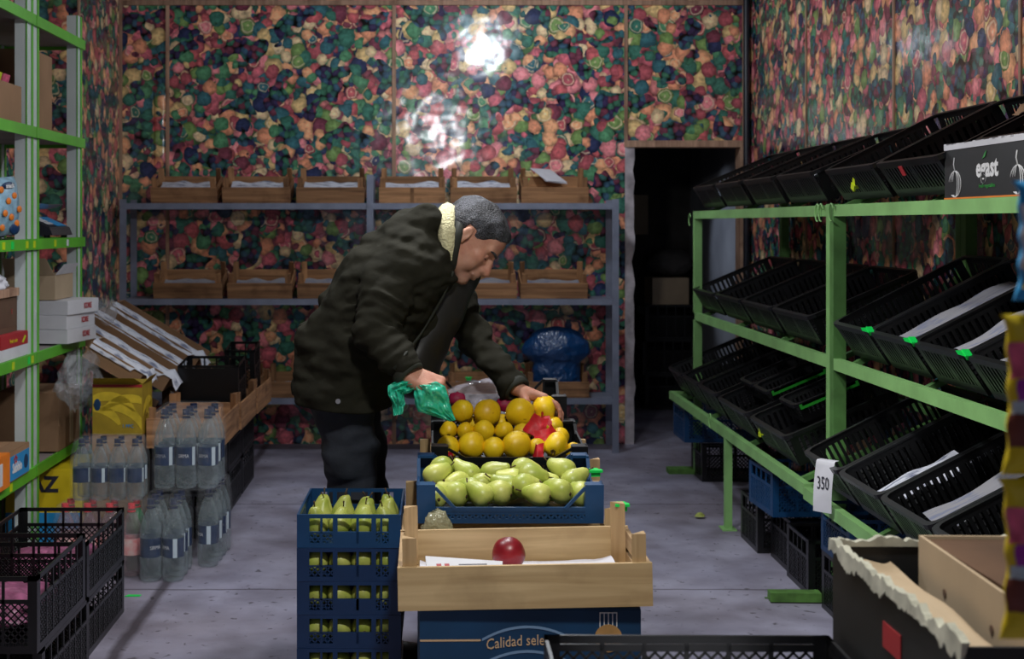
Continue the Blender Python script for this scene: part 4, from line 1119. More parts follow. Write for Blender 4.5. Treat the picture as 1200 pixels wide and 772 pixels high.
# ------------------------------------------------------------------ sloping cardboard trays lined with newspaper
ST = thing('display_stand', 'low timber stand carrying the sloping cardboard trays in the left back corner', 'stand', (-1.62, 7.3, 0))
for y in (-.30, .25, .80):
    for x, z in ((-.20, .82), (.18, .60)):
        b = MB(); b.box(x-.02, x+.02, y-.02, y+.02, 0, z); b.build('leg', M['card_brown'], ST)
    b = MB(); b.bar((-.24, y, .845), (.24, y, .575), .04, .025); b.build('bearer', M['card_brown'], ST)
for i, (yc, xl, zl, ln) in enumerate(((7.96, -1.335, .665, .60), (7.57, -1.345, .645, .60), (7.18, -1.355, .640, .58), (6.77, -1.42, .70, .30))):
    nm = ORD[3-i]
    r = thing('cardboard_tray', 'sloping brown cardboard tray, %s' % ('farthest of the four, against the back shelf', 'second from the back shelf', 'third from the back shelf', 'the short one nearest the white shop shelf')[i], 'tray', (xl, yc, zl), (0, math.radians(31), 0), 'sloping cardboard trays')
    w = .37 if i < 3 else .25
    for a in ((-ln, 0, -w/2, w/2, 0, .006), (-ln, 0, -w/2, -w/2+.006, .006, .085), (-ln, 0, w/2-.006, w/2, .006, .085), (-.006, 0, -w/2+.006, w/2-.006, .006, .06), (-ln, -ln+.006, -w/2+.006, w/2-.006, .006, .085)):
        b = MB(); b.box(*a); b.build('tray_side' if a[4] else 'tray_base', M['card'], r)
    def fn(u, v, ln=ln, s=i*2.7):
        x = -ln*.97+u*(ln*.97+.06); y = -w/2-.009+v*(.17+.03*nz((u*3, s, 0)))
        z = .100+.006*nz((u*7, v*4, s)) - .028*max(0, v-.55)/.45 - .04*max(0, .06-v)/.06 + (.0 if u < .88 else .02-.35*(u-.88))
        if x > -.05 and x < .03: z = max(z, .082)
        return Vector((x, y+.003*nz((u*5, s, v)), z))
    o = sheet(fn, 26, 8).build('newspaper', M['news'], None, r.location, r.rotation_euler)
    tag(o, 'white newspaper folded over the edge of the %s sloping tray' % ('farthest', 'second', 'third', 'short near')[i], 'newspaper')
# ------------------------------------------------------------------ banana carton, wooden crates on black crates
BC = carton('banana_carton', 'yellow carton printed with bananas beside the sloping trays', .235, .20, .235, M['card_yellow'], (-1.450, 6.40, .511), (0, 0, -.03))
b = MB(); b.prism([(-.117, .004, .239), (.117, .004, .239), (.09, -.05, .27), (-.10, -.05, .27)], (0, .003, 0)); b.build('flap', M['card_yellow'], BC)
b = MB(); b.prism([(.117, .0, .239), (.117, .2, .239), (.145, .17, .270), (.145, .03, .270)], (.003, 0, 0)); b.build('flap', M['card_yellow'], BC)
BC2 = carton('cardboard_box', 'brown carton underneath the yellow banana carton, behind the water bottles', .235, .20, .508, M['card'], (-1.450, 6.40, .001))
def bananas(face, pts):
    b = MB()
    for (cx, cz, r0, a0, a1, w) in pts:
        pl = []; n = 10
        for k in range(n+1):
            a = a0+(a1-a0)*k/n; ww = w*math.sin(PI*(k+.6)/(n+1.2))**.6
            pl.append(((cx+(r0+ww)*math.cos(a), cz+(r0+ww)*math.sin(a)), (cx+(r0-ww)*math.cos(a), cz+(r0-ww)*math.sin(a))))
        vs = []
        for o_, i_ in pl:
            for q in (o_, i_): vs.append((max(-.115, min(.115, q[0])), -.0014, max(.006, min(.218, q[1]))) if face == 'front' else (.1189, max(.005, min(.195, q[0])), max(.006, min(.23, q[1]))))
        b.add(vs, [(2*k, 2*k+1, 2*k+3, 2*k+2) for k in range(n)])
    return b
bm = simple('banana_print', rgb(222, 190, 50), .5, .12, 16)
bananas('front', [(-.05, .02, .16, .6, 2.3, .022), (-.02, -.02, .15, .3, 2.0, .022), (.06, .0, .17, .9, 2.4, .02), (-.10, .0, .12, .4, 1.8, .02)]).build('banana_picture', bm, BC)
bananas('side', [(.12, .02, .13, .6, 2.6, .022), (.16, -.04, .16, .6, 2.2, .022), (.2, .0, .13, .9, 2.4, .02)]).build('banana_picture', bm, BC)
b = MB(); b.box(-.117, .117, -.0013, 0, .222, .235); b.build('red_stripe', M['ink_red'], BC)
b = MB(); b.ell((-.095, -.001, .14), (.018, .0015, .03), 10, 6); b.build('blue_sticker', M['navy_card'], BC)
text('lettering', '1 PPC', .022, M['ink_blue'], BC, (.05, -.0016, .04), FACE_CAM)
WN = (M['wood'], M['wood_y'], M['wood_z'])
for i, y in enumerate((6.44, 7.02, 7.62)):
    wood_crate('wooden_crate', 'wooden fruit crate on the low black stack, %s' % ('the one behind the tall water bottles', 'middle of its row', 'farthest of its row')[i], .36, .565, .14, .19, WM, (-1.142+.01*i, y, .441), (0, 0, -.01*i), 'wooden crates on the low black stack', solid=True)
for i, y in enumerate((6.5, 7.04, 7.58)):
    for j in range(2):
        stack_crate('storage_crate', '%s black crate under the row of wooden crates, %s' % (('lower', 'upper')[j], ('behind the tall water bottles', 'middle of the row', 'farthest along the row')[i]), .30, .50, .215, M['black_dusty'], (-1.172, y, .001+.22*j))
r = stack_crate('storage_crate', 'black crate standing in the middle wooden crate, its back to the camera', .315, .30, .30, M['black'], (-1.135, 7.10, .466), (math.radians(4), 0, 0))
b = MB(); b.box(-.156, .156, -.002, -.0005, .02, .285); b.build('side_wall', M['black'], r)
stack_crate('storage_crate', 'smaller black crate standing in the farthest wooden crate', .17, .26, .32, M['black'], (-1.06, 7.76, .466), (math.radians(6), 0, 0))
b = MB()
tag(sheet(crumple(.10, .16, .09, 8), 24, 12).build('plastic_wrap', M['paper'], None, (-1.24, 6.62, .458)), 'white crumpled plastic in the wooden crate behind the water bottles', 'wrap')
b = MB(); b.tube([(0,0,0), (.004,0,.03), (-.004,.0,.06)], [.006,.010,.002], 6)
tag(b.build('pink_ribbon', M['ink_pink'], None, (-1.14, 6.55, .50)), 'scrap of pink ribbon sticking up behind the water bottle caps', 'ribbon')

# ------------------------------------------------------------------ bottles
def bottle_proto(name, h, r, liquid, cap, label, second=None, word=None, sz=.03):
    k = h/.345; root = thing(name, '', 'bottle')
    b = MB()
    def lump(t, v): return 1+.02*math.cos(5*t)*(v < .12)
    pr = [(.0001,.006),(.6*r,.0),(.92*r,.004),(r,.02),(r,.05),(.97*r,.058),(r,.066),(r,.11),(.975*r,.116),(.975*r,.175),(r,.182),(r,.20),(.94*r,.225),(.78*r,.255),(.55*r,.283),(.34*r,.305),(.30*r,.316),(.36*r,.318),(.36*r,.322),(.30*r,.324),(.30*r,.335)]
    b.lathe([(a, z*k) for a, z in pr], 20, lump); b.build('bottle_body', liquid, root)
    b = MB(); n = 20; zz = (.104*k, .184*k)
    b.add([(r*1.004*math.cos(2*PI*i/n), r*1.004*math.sin(2*PI*i/n), z) for z in zz for i in range(n)], [(i, (i+1)%n, n+(i+1)%n, n+i) for i in range(n)], True)
    b.build('label', label, root)
    if second:
        b = MB(); a0 = -.95; c = 3
        b.add([(r*1.012*math.cos(a0+.13*i), r*1.012*math.sin(a0+.13*i), z) for z in zz for i in range(c+1)], [(i, i+1, c+1+i+1, c+1+i) for i in range(c)], True)
        b.build('label_panel', second, root)
    if word:
        o = text('lettering', word, sz, M['ink_white'], root, (0, 0, .145*k), FACE_CAM, .8)
        for v in o.data.vertices:
            a = v.co.x/r - .25; v.co.x, v.co.y = r*1.014*math.sin(a), -r*1.014*math.cos(a)
    b = MB(); b.cyl((0,0,.322*k), (0,0,.345*k), .36*r, .35*r, 16)
    b.cyl((0,0,.306*k), (0,0,.312*k), .40*r, .40*r, 16); b.build('cap', cap, root)
    return Proto(root)
wat = bottle_proto('water_bottle', .342, .0455, M['bottle'], M['cap_blue'], M['label_blue'], M['label_pale'], 'SIRMA', .022)
sml = bottle_proto('water_bottle', .262, .0372, M['bottle'], M['cap_blue'], M['label_blue'], M['label_pale'])
cok = bottle_proto('soda_bottle', .305, .045, M['soda_clear'], M['cap_red'], M['label_red'])
grn = bottle_proto('soda_bottle', .305, .045, shell('green_bottle', (.03, .30, .12, 1), .5, .9), M['cap_red'], M['label_pale'])
random.seed(3)
def yaw(): return (0, 0, random.uniform(-.9, .9))
side = ['nearest the aisle', 'second from the aisle', 'third from the aisle', 'fourth from the aisle']
for j in range(3):
    for i in range(3):
        wat.put((-.953-.0945*i, 5.95+.0945*j, .350), (0, 0, random.uniform(-.3, .5)), 'large water bottle in the top shrink-wrapped pack, %s row, %s' % (ORD[j], side[i]), 'large bottles in the top pack')
for j in range(3):
    for i in range(2):
        wat.put((-1.066-.0945*i, 5.745+.0945*j, .001), yaw(), 'large water bottle on the floor in the front pack, %s row, %s' % (ORD[j], side[i]), 'large bottles in the front floor pack')
for j in range(4):
    wat.put((-.958+.004*j, 5.99+.0945*j, .001), yaw(), 'large water bottle on the floor at the aisle edge, %s from the camera' % ORD[j], 'large bottles along the aisle edge')
for j in range(2):
    for i in range(4):
        sml.put((-1.255-.077*i, 5.88+.077*j, .312), (0, 0, random.uniform(-.2, .7)), 'small water bottle in the pack on red-capped soda, %s row, %s' % (ORD[j], side[i]), 'small water bottles')
for j in range(2):
    for i in range(4):
        p = grn if (j == 1 and i == 0) else cok
        lab = 'green soda bottle with a red cap, at the aisle end of the soda pack' if p is grn else 'red-capped soda bottle under the small water bottles, %s row, %s' % (ORD[j], side[i])
        p.put((-1.26-.0945*i, 5.83+.0945*j, .001), yaw(), lab, 'soda bottles under the small water pack')
def wrap(label, x0, x1, y0, y1, z0, z1, seed):
    """shrink film pulled around a pack: rounded sleeve narrowing over the caps"""
    cx, cy = (x0+x1)/2, (y0+y1)/2; w, d = (x1-x0)/2+.003, (y1-y0)/2+.003; h = z1-z0+.004
    def fn(u, v):
        a = 2*PI*u; c, s = math.cos(a), math.sin(a); e = .28
        x = w*(abs(c)**e)*(1 if c > 0 else -1); y = d*(abs(s)**e)*(1 if s > 0 else -1)
        t = min(1, v*1.12)
        k = 1 if t < .66 else 1-.12*((t-.66)/.34)**1.3
        if v > .893: k *= 1-.75*((v-.893)/.107)
        q = Vector((c*3, s*3, v*5+seed)); k *= 1+.006*noise.noise(q*2)
        return Vector((x*k, y*k, h*t + .003*noise.noise(q*2)))
    o = sheet(fn, 56, 22).build('shrink_film', M['film'], None, (cx, cy, z0)); return tag(o, label, 'wrapping film')
wrap('clear shrink film round the top pack of large water bottles', -1.195, -.902, 5.900, 6.190, .349, .697, 1)
wrap('clear shrink film round the front floor pack of large water bottles', -1.208, -1.0165, 5.695, 5.985, .002, .345, 4)
wrap('clear shrink film round the aisle-edge floor pack of large water bottles', -1.010, -.897, 5.940, 6.33, .002, .345, 6)
wrap('clear shrink film round the pack of small water bottles', -1.53, -1.212, 5.840, 6.0, .3115, .577, 9)
wrap('clear shrink film round the red-capped soda bottles', -1.595, -1.212, 5.780, 5.975, .002, .309, 12)

# ------------------------------------------------------------------ black lattice crates on the floor, front left
def lat(lab, w, d, h, loc, yaw=0): return stack_crate('storage_crate', lab, w, d, h, M['black'], loc, (0, 0, yaw))
lat('upper black lattice crate beside the soda bottles', .40, .58, .20, (-1.37, 4.70, .203))
lat('lower black lattice crate on the floor beside the soda bottles', .40, .58, .20, (-1.37, 4.70, .001))
lat('upper black lattice crate nearest the camera, holding a pink net bag', .42, .57, .228, (-1.36, 4.03, .230))
lat('lower black lattice crate nearest the camera, on the floor', .42, .57, .228, (-1.36, 4.08, .001))
tag(sheet(crumple(.33, .42, .10, 5), 36, 18).build('net_bag', M['pink_net'], None, (-1.36, 4.32, .243)), 'pink net bag lying in the near black lattice crate', 'bag')
tag(sheet(crumple(.30, .44, .10, 11), 36, 18).build('net_bag', M['pink_net'], None, (-1.37, 5.0, .216)), 'pink net bag lying in the black lattice crate beside the soda bottles', 'bag')
b = MB(); b.prism([(-.03,-.012,0),(.03,-.008,0),(.034,.012,0),(-.02,.014,0)], (0,0,.002))
tag(b.build('green_scrap', M['clip'], None, (-1.185, 5.50, .001)), 'scrap of bright green plastic on the floor by the lattice crates', 'scrap')
# ------------------------------------------------------------------ centre row: wooden crate, trays, cartons
CW = wood_crate('wooden_crate', 'clean pale wooden crate at the front of the centre row holding a pomegranate', .60, .40, .102, .168, WN, (.233, 3.213, .594), (0, -.020, 0), t=.011)
def fn(u, v): return Vector(((u-.5)*.50, .035+v*.33, .020+.012*abs(nz((u*4, v*4, 3)))+.012*max(0, u-.93)/.07+.01*max(0, .05-u)/.05))
tag(sheet(fn, 22, 10).build('paper_liner', M['paper'], None, CW.location, CW.rotation_euler), 'white paper lining the pale wooden crate with the pomegranate', 'paper')
b = MB(); b.prism([(-.23, .03, 0), (-.05, .02, 0), (-.04, .09, 0), (-.23, .12, 0)], (0, 0, .006))
o = tag(b.build('folded_carton', M['card_white'], None, (.233, 3.30, .632), (.30, 0, .06)), 'white folded carton with red print lying in the pale wooden crate', 'carton')
b = MB()
for i in range(2):
    for k in range(2): b.box(-.205+.02*k, -.193+.02*k, .05+.02*i, .062+.02*i, .006, .0065)
o2 = b.build('red_print', M['ink_red'], o)
b = MB(); b.box(-.15, -.08, .075, .079, .006, .0065); b.build('dark_print', M['ink_dark'], o)
def pome():
    b = MB(); R = .043
    def lump(t, v): return 1+.018*math.cos(5*t+.6)*math.sin(PI*v)
    n = 14
    b.lathe([(.0005 if i == 0 else R*math.sin(PI*i/n*.965), -R*math.cos(PI*i/n*.965)) for i in range(n+1)], 24, lump)
    return b
o = pome().build('pomegranate', M['pome'], None, P(596, 648, 3.5) + Vector((0, 0, .0)), (-1.2, .3, 0))
tag(o, 'single dark red pomegranate lying in the pale wooden crate', 'fruit')
o.location.z = .588+.022+.044
b = MB()
for i in range(6):
    a = i*PI/3; b.bar((.006*math.cos(a), .006*math.sin(a), .036), (.012*math.cos(a), .012*math.sin(a), .054), .007, .002, (math.cos(a), math.sin(a), 0))
b.build('calyx', M['pome'], o)
tag(sheet(crumple(.08, .035, .10, 21), 16, 10).build('plastic_wrap', M['wrap_y'], None, (P(512, 622, 3.645).x, 3.655, .634)), 'crumpled yellowish wrap beside the back post of the pale wooden crate', 'wrap')
clip('green price clip on the back corner post of the pale wooden crate', P(729, 592, 3.59) + Vector((0, 0, -.002)), (0, 0, 0), s=1.1)
# navy banana cartons below
NB = carton('banana_carton', 'navy printed carton under the pale wooden crate at the front of the centre row', .525, .39, .262, M['navy_card'], (.246, 3.235, .322), (0, 0, .02))
NB2 = carton('banana_carton', 'navy carton on the floor beneath the printed navy carton', .525, .39, .318, M['navy_card'], (.246, 3.24, .001), (0, 0, .02))
zc = .165
text('lettering', 'Calidad seleccion', .036, M['ink_tan'], NB, (-.005, -.0012, zc+.004), FACE_CAM, .80)
lt = NB.children[-1]
for v in lt.data.vertices: v.co.z += .022-.75*(v.co.x-.015)**2
def arc(zo, h, x0, x1):
    b = MB(); n = 16
    for i in range(n):
        xs = [x0+(x1-x0)*(i+k)/n for k in (0, 1)]
        zs = [zo+h*(1-((x-(x0+x1)/2)/((x1-x0)/2))**2) for x in xs]
        b.hexa([(xs[0], -.0012, zs[0]-.003), (xs[1], -.0012, zs[1]-.003), (xs[1], -.0002, zs[1]-.003), (xs[0], -.0002, zs[0]-.003)],
               [(xs[0], -.0012, zs[0]+.003), (xs[1], -.0012, zs[1]+.003), (xs[1], -.0002, zs[1]+.003), (xs[0], -.0002, zs[0]+.003)])
    return b
arc(.193, .030, -.115, .10).build('arc_print', M['ink_grey'], NB); arc(.135, .030, -.115, .10).build('arc_print', M['ink_grey'], NB)
b = MB(); b.box(-.262, -.118, -.0012, -.0002, .190, .194); b.box(.115, .262, -.0012, -.0002, .190, .194); b.build('gold_line', M['ink_tan'], NB)
b = MB(); b.cyl((.185, -.0022, .195), (.185, -.0002, .195), .033, n=28); b.build('gold_medal', M['ink_gold'], NB)
b = MB()
for i in range(5): b.box(.165+.010*i-.001, .165+.010*i+.001, -.0014, -.0002, .222, .256)
b.box(.164, .206, -.0014, -.0002, .254, .2565); b.build('ribbon_print', M['ink_white'], NB)
b = MB()
for i in range(24):
    x = -.255+.022*i+.004*nz((i, 0, 0)); b.box(x, x+.0012, -.0010, -.0002, .235, .258)
pass
# supports under the trays
for i, (yy, z0) in enumerate(((3.69, .001), (4.17, .001), (4.64, .001))):
    for k in range(2):
        carton('cardboard_box', '%s brown carton in the centre row under the %s' % (('bottom', 'second')[k], ('blue pear tray', 'quince tray', 'back black tray')[i]), .46, .38, .26, M['card'], (.25, yy+.01, .001+.264*k))
wood_crate('wooden_crate', 'wooden crate directly under the blue pear tray', .595, .42, .10, .20, WN, (.226, 3.67, .532), (0, 0, 0))
wood_crate('wooden_crate', 'wooden crate directly under the black quince tray', .57, .42, .13, .25, WN, (.253, 4.15, .532), (0, 0, 0))
wood_crate('wooden_crate', 'wooden crate directly under the back black tray', .50, .40, .16, .235, WN, (.258, 4.64, .532), (0, 0, 0))
wood_crate('wooden_crate', 'old wooden crate standing at the far end of the centre row', .5, .34, .12, .2, WM, (.29, 5.14, .58), (0, 0, .05))
carton('cardboard_box', 'tall brown carton under the old crate at the far end of the centre row', .46, .34, .575, M['card'], (.29, 5.15, .001))
TB = fruit_tray('fruit_tray', 'blue plastic fruit tray of green pears on the centre row', .505, .40, .105, .044, M['blue'], (.226, 3.69, .690), (math.radians(3.0), 0, 0))
TQ = fruit_tray('fruit_tray', 'black plastic fruit tray heaped with yellow quinces', .475, .40, .088, .055, M['black'], (.253, 4.155, .735), (math.radians(4), 0, 0))
TR = fruit_tray('fruit_tray', 'black plastic fruit tray behind the quinces under the reaching hand', .46, .38, .115, .055, M['black'], (.245, 4.63, .80), (math.radians(3), 0, 0))
clip('green price clip on the corner of the blue pear tray', P(698, 553, 3.92)+Vector((0,0,0)), (0, 0, .1), s=1.1)
clip('green price clip on the back black tray below the reaching hand', P(656, 481, 4.66), (.2, 0, 0), s=1.2)
def pear_mesh(s=1.0, lean=.0):
    b = MB()
    pr = [(.0005,-.046),(.011,-.0455),(.024,-.042),(.033,-.033),(.0375,-.019),(.0375,-.004),(.0335,.010),(.0275,.023),(.0220,.034),(.0180,.043),(.0115,.050),(.0005,.0515)]
    n = 20
    b.lathe([(r*s, z*s) for r, z in pr], n, lambda t, v: 1+.025*math.cos(2*t+1)+.015*math.cos(3*t))
    for v in b.v: v.x += lean*max(0, v.z)**2*14
    return b
def mk_pear(k, lean):
    o = pear_mesh(k, lean).build('pear', M['pear'])
    b = MB(); x = lean*(.05*k)**2*14
    b.tube([(x, 0, .048*k), (x+.003, .001, .060*k), (x+.009, .002, .070*k)], [.0022, .0018, .0026], 6); b.build('stem', M['stem'], o)
    b = MB(); b.tube([(0, 0, -.044*k), (0, 0, -.048*k)], [.006, .004], 8); b.build('calyx', M['stem'], o)
    tag(o, None, 'fruit'); return Proto(o)
pears = [mk_pear(.90, .2), mk_pear(.86, -.35), mk_pear(.94, .5)]
def aim(d, roll=0):
    q = Vector(d).normalized().to_track_quat('Z', 'Y') @ Quaternion((0, 0, 1), roll)
    return q.to_euler()
def t9(x, y): return (480+x/3.858, 430+y/3.858)
PT_ = [('back', 3.985, [(172, 455, (.2,.8,.15), 2), (238, 478, (-.6,.35,.3), 2), (385, 478, (.95,-.2,.25), 2), (528, 462, (.98,-.1,.12), 2)]),
       ('middle', 3.90, [(150, 505, (.6,.2,.3), 0), (205, 525, (-.5,-.6,.2), 1), (298, 530, (.9,.2,.2), 1), (450, 515, (-.9,.2,.1), 1), (592, 500, (.95,-.3,.05), 0), (655, 530, (.9,-.3,.25), 1), (712, 500, (-.6,.3,.2), 0), (780, 505, (.5, .3, .3), 0)]),
       ('front', 3.79, [(148, 590, (-.3,.8,.05), 0), (205, 592, (-.8,.5,.08), 2), (300, 585, (-.5,.5,.5), 1), (395, 598, (-.85,.4,.12), 2), (545, 606, (.9,.3,.05), 0), (600, 566, (-.9,.4,.1), 1), (652, 598, (-.75,.6,.1), 0), (755, 585, (-.5,.7,.1), 2)]),
       ('gap', 3.85, [(245, 565, (-.5,.6,.15), 0), (445, 560, (-.95,.2,.2), 2), (690, 560, (.9,.4,.1), 1)])]
for nm, Y, L_ in PT_:
    L_ = sorted(L_, key=lambda a: a[0])
    for i, (x, y, d, k) in enumerate(L_):
        p = P(*t9(x, y), Y)
        lab = 'green pear in the blue tray, %s from the man\'s side' % (('%s row, %s' % (nm, ORD[i])) if nm != 'gap' else 'tucked behind the front row, %s' % ORD[i])
        pears[k].put(p, aim(d, i*1.3), lab, 'green pears in the blue tray', None)
tag(sheet(lambda u, v: Vector(((u-.5)*.44, .03+v*.33, .012+.003*nz((u*6, v*6, 1)))), 16, 12).build('tray_liner', M['black'], None, TB.location, TB.rotation_euler), 'dark liner under the green pears in the blue tray', 'liner')
def filler(label, x0, x1, y0, y1, z, hgt, mat, seed):
    pass
# quinces
def quince_mesh(s, seed):
    b = MB(); n = 22; m_ = 14; R = .044*s
    pr = []
    for i in range(m_+1):
        t = PI*i/m_; r = R*math.sin(t)*(1-.10*math.cos(t)*(1 if t < PI/2 else .2)); z = -R*math.cos(t)*1.04
        if i == 0: z += .006*s; r = .0005
        if i == 1: z += .001
        if i == m_: z -= .004*s; r = .0005
        if i >= m_-3: r *= .90
        pr.append((r, z))
    b.lathe(pr, n, lambda t, v: 1+.05*math.cos(5*t+seed)*(1-v)+.06*math.cos(2*t+seed*2+v*2)+.045*math.cos(3*t+seed+v*3))
    return b
def mk_q(s, seed):
    o = quince_mesh(s, seed).build('quince', M['quince'])
    b = MB(); z = -.040*s
    for i in range(5):
        a = i*2*PI/5; b.bar((.003*math.cos(a), .003*math.sin(a), z), (.009*math.cos(a), .009*math.sin(a), z-.008*s), .005, .0015, (math.cos(a), math.sin(a), .1))
    b.build('calyx', M['stem'], o); tag(o, None, 'fruit'); return Proto(o)
qs = [mk_q(1.0, .3), mk_q(.97, 1.7), mk_q(1.03, 2.9)]
QT = [('top', 4.44, [(238, 200, 52, (-.3,.5,.8)), (343, 210, 62, (-.6,.2,.7)), (505, 208, 63, (.8,-.2,.4))]),
      ('middle', 4.36, [(185, 285, 40, (0,.8,.4)), (245, 290, 42, (.2,.3,.9)), (335, 290, 48, (-.8,.3,.3)), (425, 288, 43, (.8,.2,.6)), (510, 300, 46, (.3,.2,.9)), (680, 315, 42, (.5,.4,.8)), (595, 295, 44, (.1,.3,.9))]),
      ('front', 4.245, [(205, 365, 55, (.5,.3,.6)), (312, 358, 62, (-.7,.1,.7)), (393, 366, 52, (.1,.1,.9)), (495, 358, 64, (-.1,.2,.95)), (590, 362, 44, (.3,.5,.7)), (655, 362, 56, (.3,.9,.3)), (722, 375, 40, (.6,.3,.5))])]
qlast = None
for nm, Y, L_ in QT:
    L_ = sorted(L_, key=lambda a: a[0])
    for i, (x, y, r, d) in enumerate(L_):
        p = P(*t9(x, y), Y); s = r/3.858*Y/F/.044
        qs[i % 3].put(p, aim(d, i*1.1), 'yellow quince in the black tray, %s row, %s from the man\'s side' % (nm, ORD[i]), 'yellow quinces', (s, s, s))
qh = P(638, 478, 4.50)
qgrip = qs[0].put(qh, aim((-.3, -.2, .9)), 'yellow quince gripped under the man\'s outstretched hand', 'yellow quinces', (.95,)*3)
# supporting quinces lower in the heap
for i, (x, y, Y, r) in enumerate(((295, 262, 4.47, 46), (420, 258, 4.47, 46), (545, 262, 4.47, 46), (640, 262, 4.48, 44))):
    p = P(*t9(x, y), Y); s = r/3.858*Y/F/.044
    qs[i % 3].put(p, aim((.2*i-.3, .3, .8)), 'half hidden yellow quince below the top row of the heap, %s from the man\'s side' % ORD[i], 'yellow quinces', (s, s, s))
# red tissue between the quinces
for i, (x, y, Y, w, h, ry) in enumerate(((575, 258, 4.33, .075, .065, .3), (610, 302, 4.28, .085, .05, -.4), (583, 372, 4.185, .035, .05, .2), (170, 398, 4.185, .05, .03, 0), (620, 235, 4.40, .05, .05, .5))):
    def fn(u, v, w=w, h=h, s=i*3.3): return Vector(((u-.5)*w*(1-.3*v), .02*math.sin(PI*u)+.008*nz((u*3+s, v*3, s)), (v-.5)*h+.006*nz((u*3, v*3+s, 1))))
    tag(sheet(fn, 10, 8).build('red_tissue', M['red_paper'], None, P(*t9(x, y), Y)+Vector((0,-.015,0)), (-.5, ry, .3*i-.5)), 'red tissue scrap between quinces, %s' % ('beside the big top quince near the hand', 'just below the hand in the middle row', 'low at the front rim near the aisle side', 'in the front corner on the man\'s side', 'directly under the gripped quince')[i], 'tissue')
for i, (px, py) in enumerate(((592, 476), (536, 470))):
    tag(sheet(crumple(.06, .04, .05, 3+i), 16, 10).build('red_tissue', M['magenta'], None, P(px, py, 4.55)+Vector((0,0,-.02))), 'crumpled magenta tissue %s' % ('behind the gap between the two biggest quinces', 'behind the quinces beside the green bag')[i], 'tissue')
# clear plastic bag in the back tray
tag(sheet(crumple(.31, .22, .13, 14), 48, 24).build('clear_bag', M['clear_bag'], None, P(574, 492, 4.79)+Vector((0,0,.01))), 'crumpled clear plastic bag lying behind the quinces', 'bag')
# ------------------------------------------------------------------ stack of blue crates with pears
for i in range(7):
    k = 6-i
    stack_crate('stacking_crate', 'blue plastic pear crate, %s' % ('topmost of the stack of seven', 'second from the top of the stack', 'third from the top of the stack', 'fourth from the top of the stack', 'fifth from the top of the stack', 'sixth from the top of the stack', 'lowest of the stack on the floor')[k], .298, .39, .0950, M['blue_dark'] if k else M['blue'], (-.222, 3.90, .001+.0955*i), (0, 0, .012*((i*7)%3-1)), fancy=True)
zt = .574+.012
for j, (Y, xs) in enumerate(((3.955, (376, 400, 422, 451)), (4.035, (387, 409, 431, 453)), (4.13, (380, 405, 430, 452)))):
    for i, px in enumerate(xs):
        p = P(px, 600, Y); p.z = zt+.050+ (.010 if j == 1 else 0) - .008*(j == 2)
        pears[(i+j) % 3].put(p, aim((.12*((i*5+j) % 3-1), .1*((i+j) % 2), 1), i*2.1), 'green pear in the topmost blue stack crate, %s row, %s from the bottles\' side' % (ORD[j], ORD[i]), 'pears in the blue crate stack')
for c in range(4):
    z0 = .001+.0955*(5-c)+.012
    for i, px in enumerate((374, 402, 425, 450)):
        p = P(px, 600, 3.955); p.z = z0+.034
        pears[(i+c) % 3].put(p, aim((.25 if (i+c) % 2 else -.2, .9, .2), i), 'green pear seen through the %s crate of the blue stack, %s from its far left post'.replace('far left post', 'outer corner') % (ORD[c+1], ORD[i]), 'pears in the blue crate stack')
# ease fruit that press into each other apart, keeping them inside their trays
def balls(o):
    if o.name.startswith('quince'): return [(Vector((0, 0, 0)), .0405*o.scale[0])]
    return [(Vector((0, 0, -.011)), .0330), (Vector((0, 0, .022)), .0230)]
def relax(items, box=None, floor=None, it=30, fixed=()):
    R_ = {o: o.rotation_euler.to_matrix() for o in items}
    for _ in range(it):
        W = [(o, [(o.location+R_[o]@c, r) for c, r in balls(o)]) for o in items]
        mv = {o: Vector((0, 0, 0)) for o in items}
        for i in range(len(W)):
            for j in range(i+1, len(W)):
                if (W[i][0].location-W[j][0].location).length > .16: continue
                for p, r in W[i][1]:
                    for q, s_ in W[j][1]:
                        d = p-q; k = r+s_+.001-d.length
                        if k > 0:
                            n = d.normalized()*k*.3; n.z *= .25; mv[W[i][0]] += n; mv[W[j][0]] -= n
        for o in items:
            if o in fixed: continue
            o.location += mv[o]
            for p, r in [(o.location+R_[o]@c, r) for c, r in balls(o)]:
                if box:
                    if p.x-r < box[0]: o.location.x += box[0]-(p.x-r)
                    if p.x+r > box[1]: o.location.x -= p.x+r-box[1]
                    if p.y-r < box[2]: o.location.y += box[2]-(p.y-r)
                    if p.y+r > box[3]: o.location.y -= p.y+r-box[3]
                if floor is not None:
                    f = floor(p)
                    if p.z-r < f: o.location.z += f-(p.z-r)
allf = [o for o in bpy.data.objects if o.parent is None and o.get('group')]
relax([o for o in allf if o['group'] == 'green pears in the blue tray'], (.226-.238, .226+.238, 3.705, 4.07), lambda p: .690+.022+(p.y-3.69)*math.tan(math.radians(3)))
relax([o for o in allf if o['group'] == 'yellow quinces'], (.253-.228, .253+.228, 4.168, 4.62), lambda p: .735+.012+(p.y-4.155)*math.tan(math.radians(4)), fixed=(qgrip,))
for k_ in range(2, 7):
    z0 = .001+.0955*k_; g = [o for o in allf if o['group'] == 'pears in the blue crate stack' and z0 < o.location.z < z0+.0955]
    if k_ == 6: g = [o for o in allf if o['group'] == 'pears in the blue crate stack' and o.location.z > z0]
    relax(g, (-.222-.137, -.222+.137, 3.912, 4.275), lambda p: z0+.013)
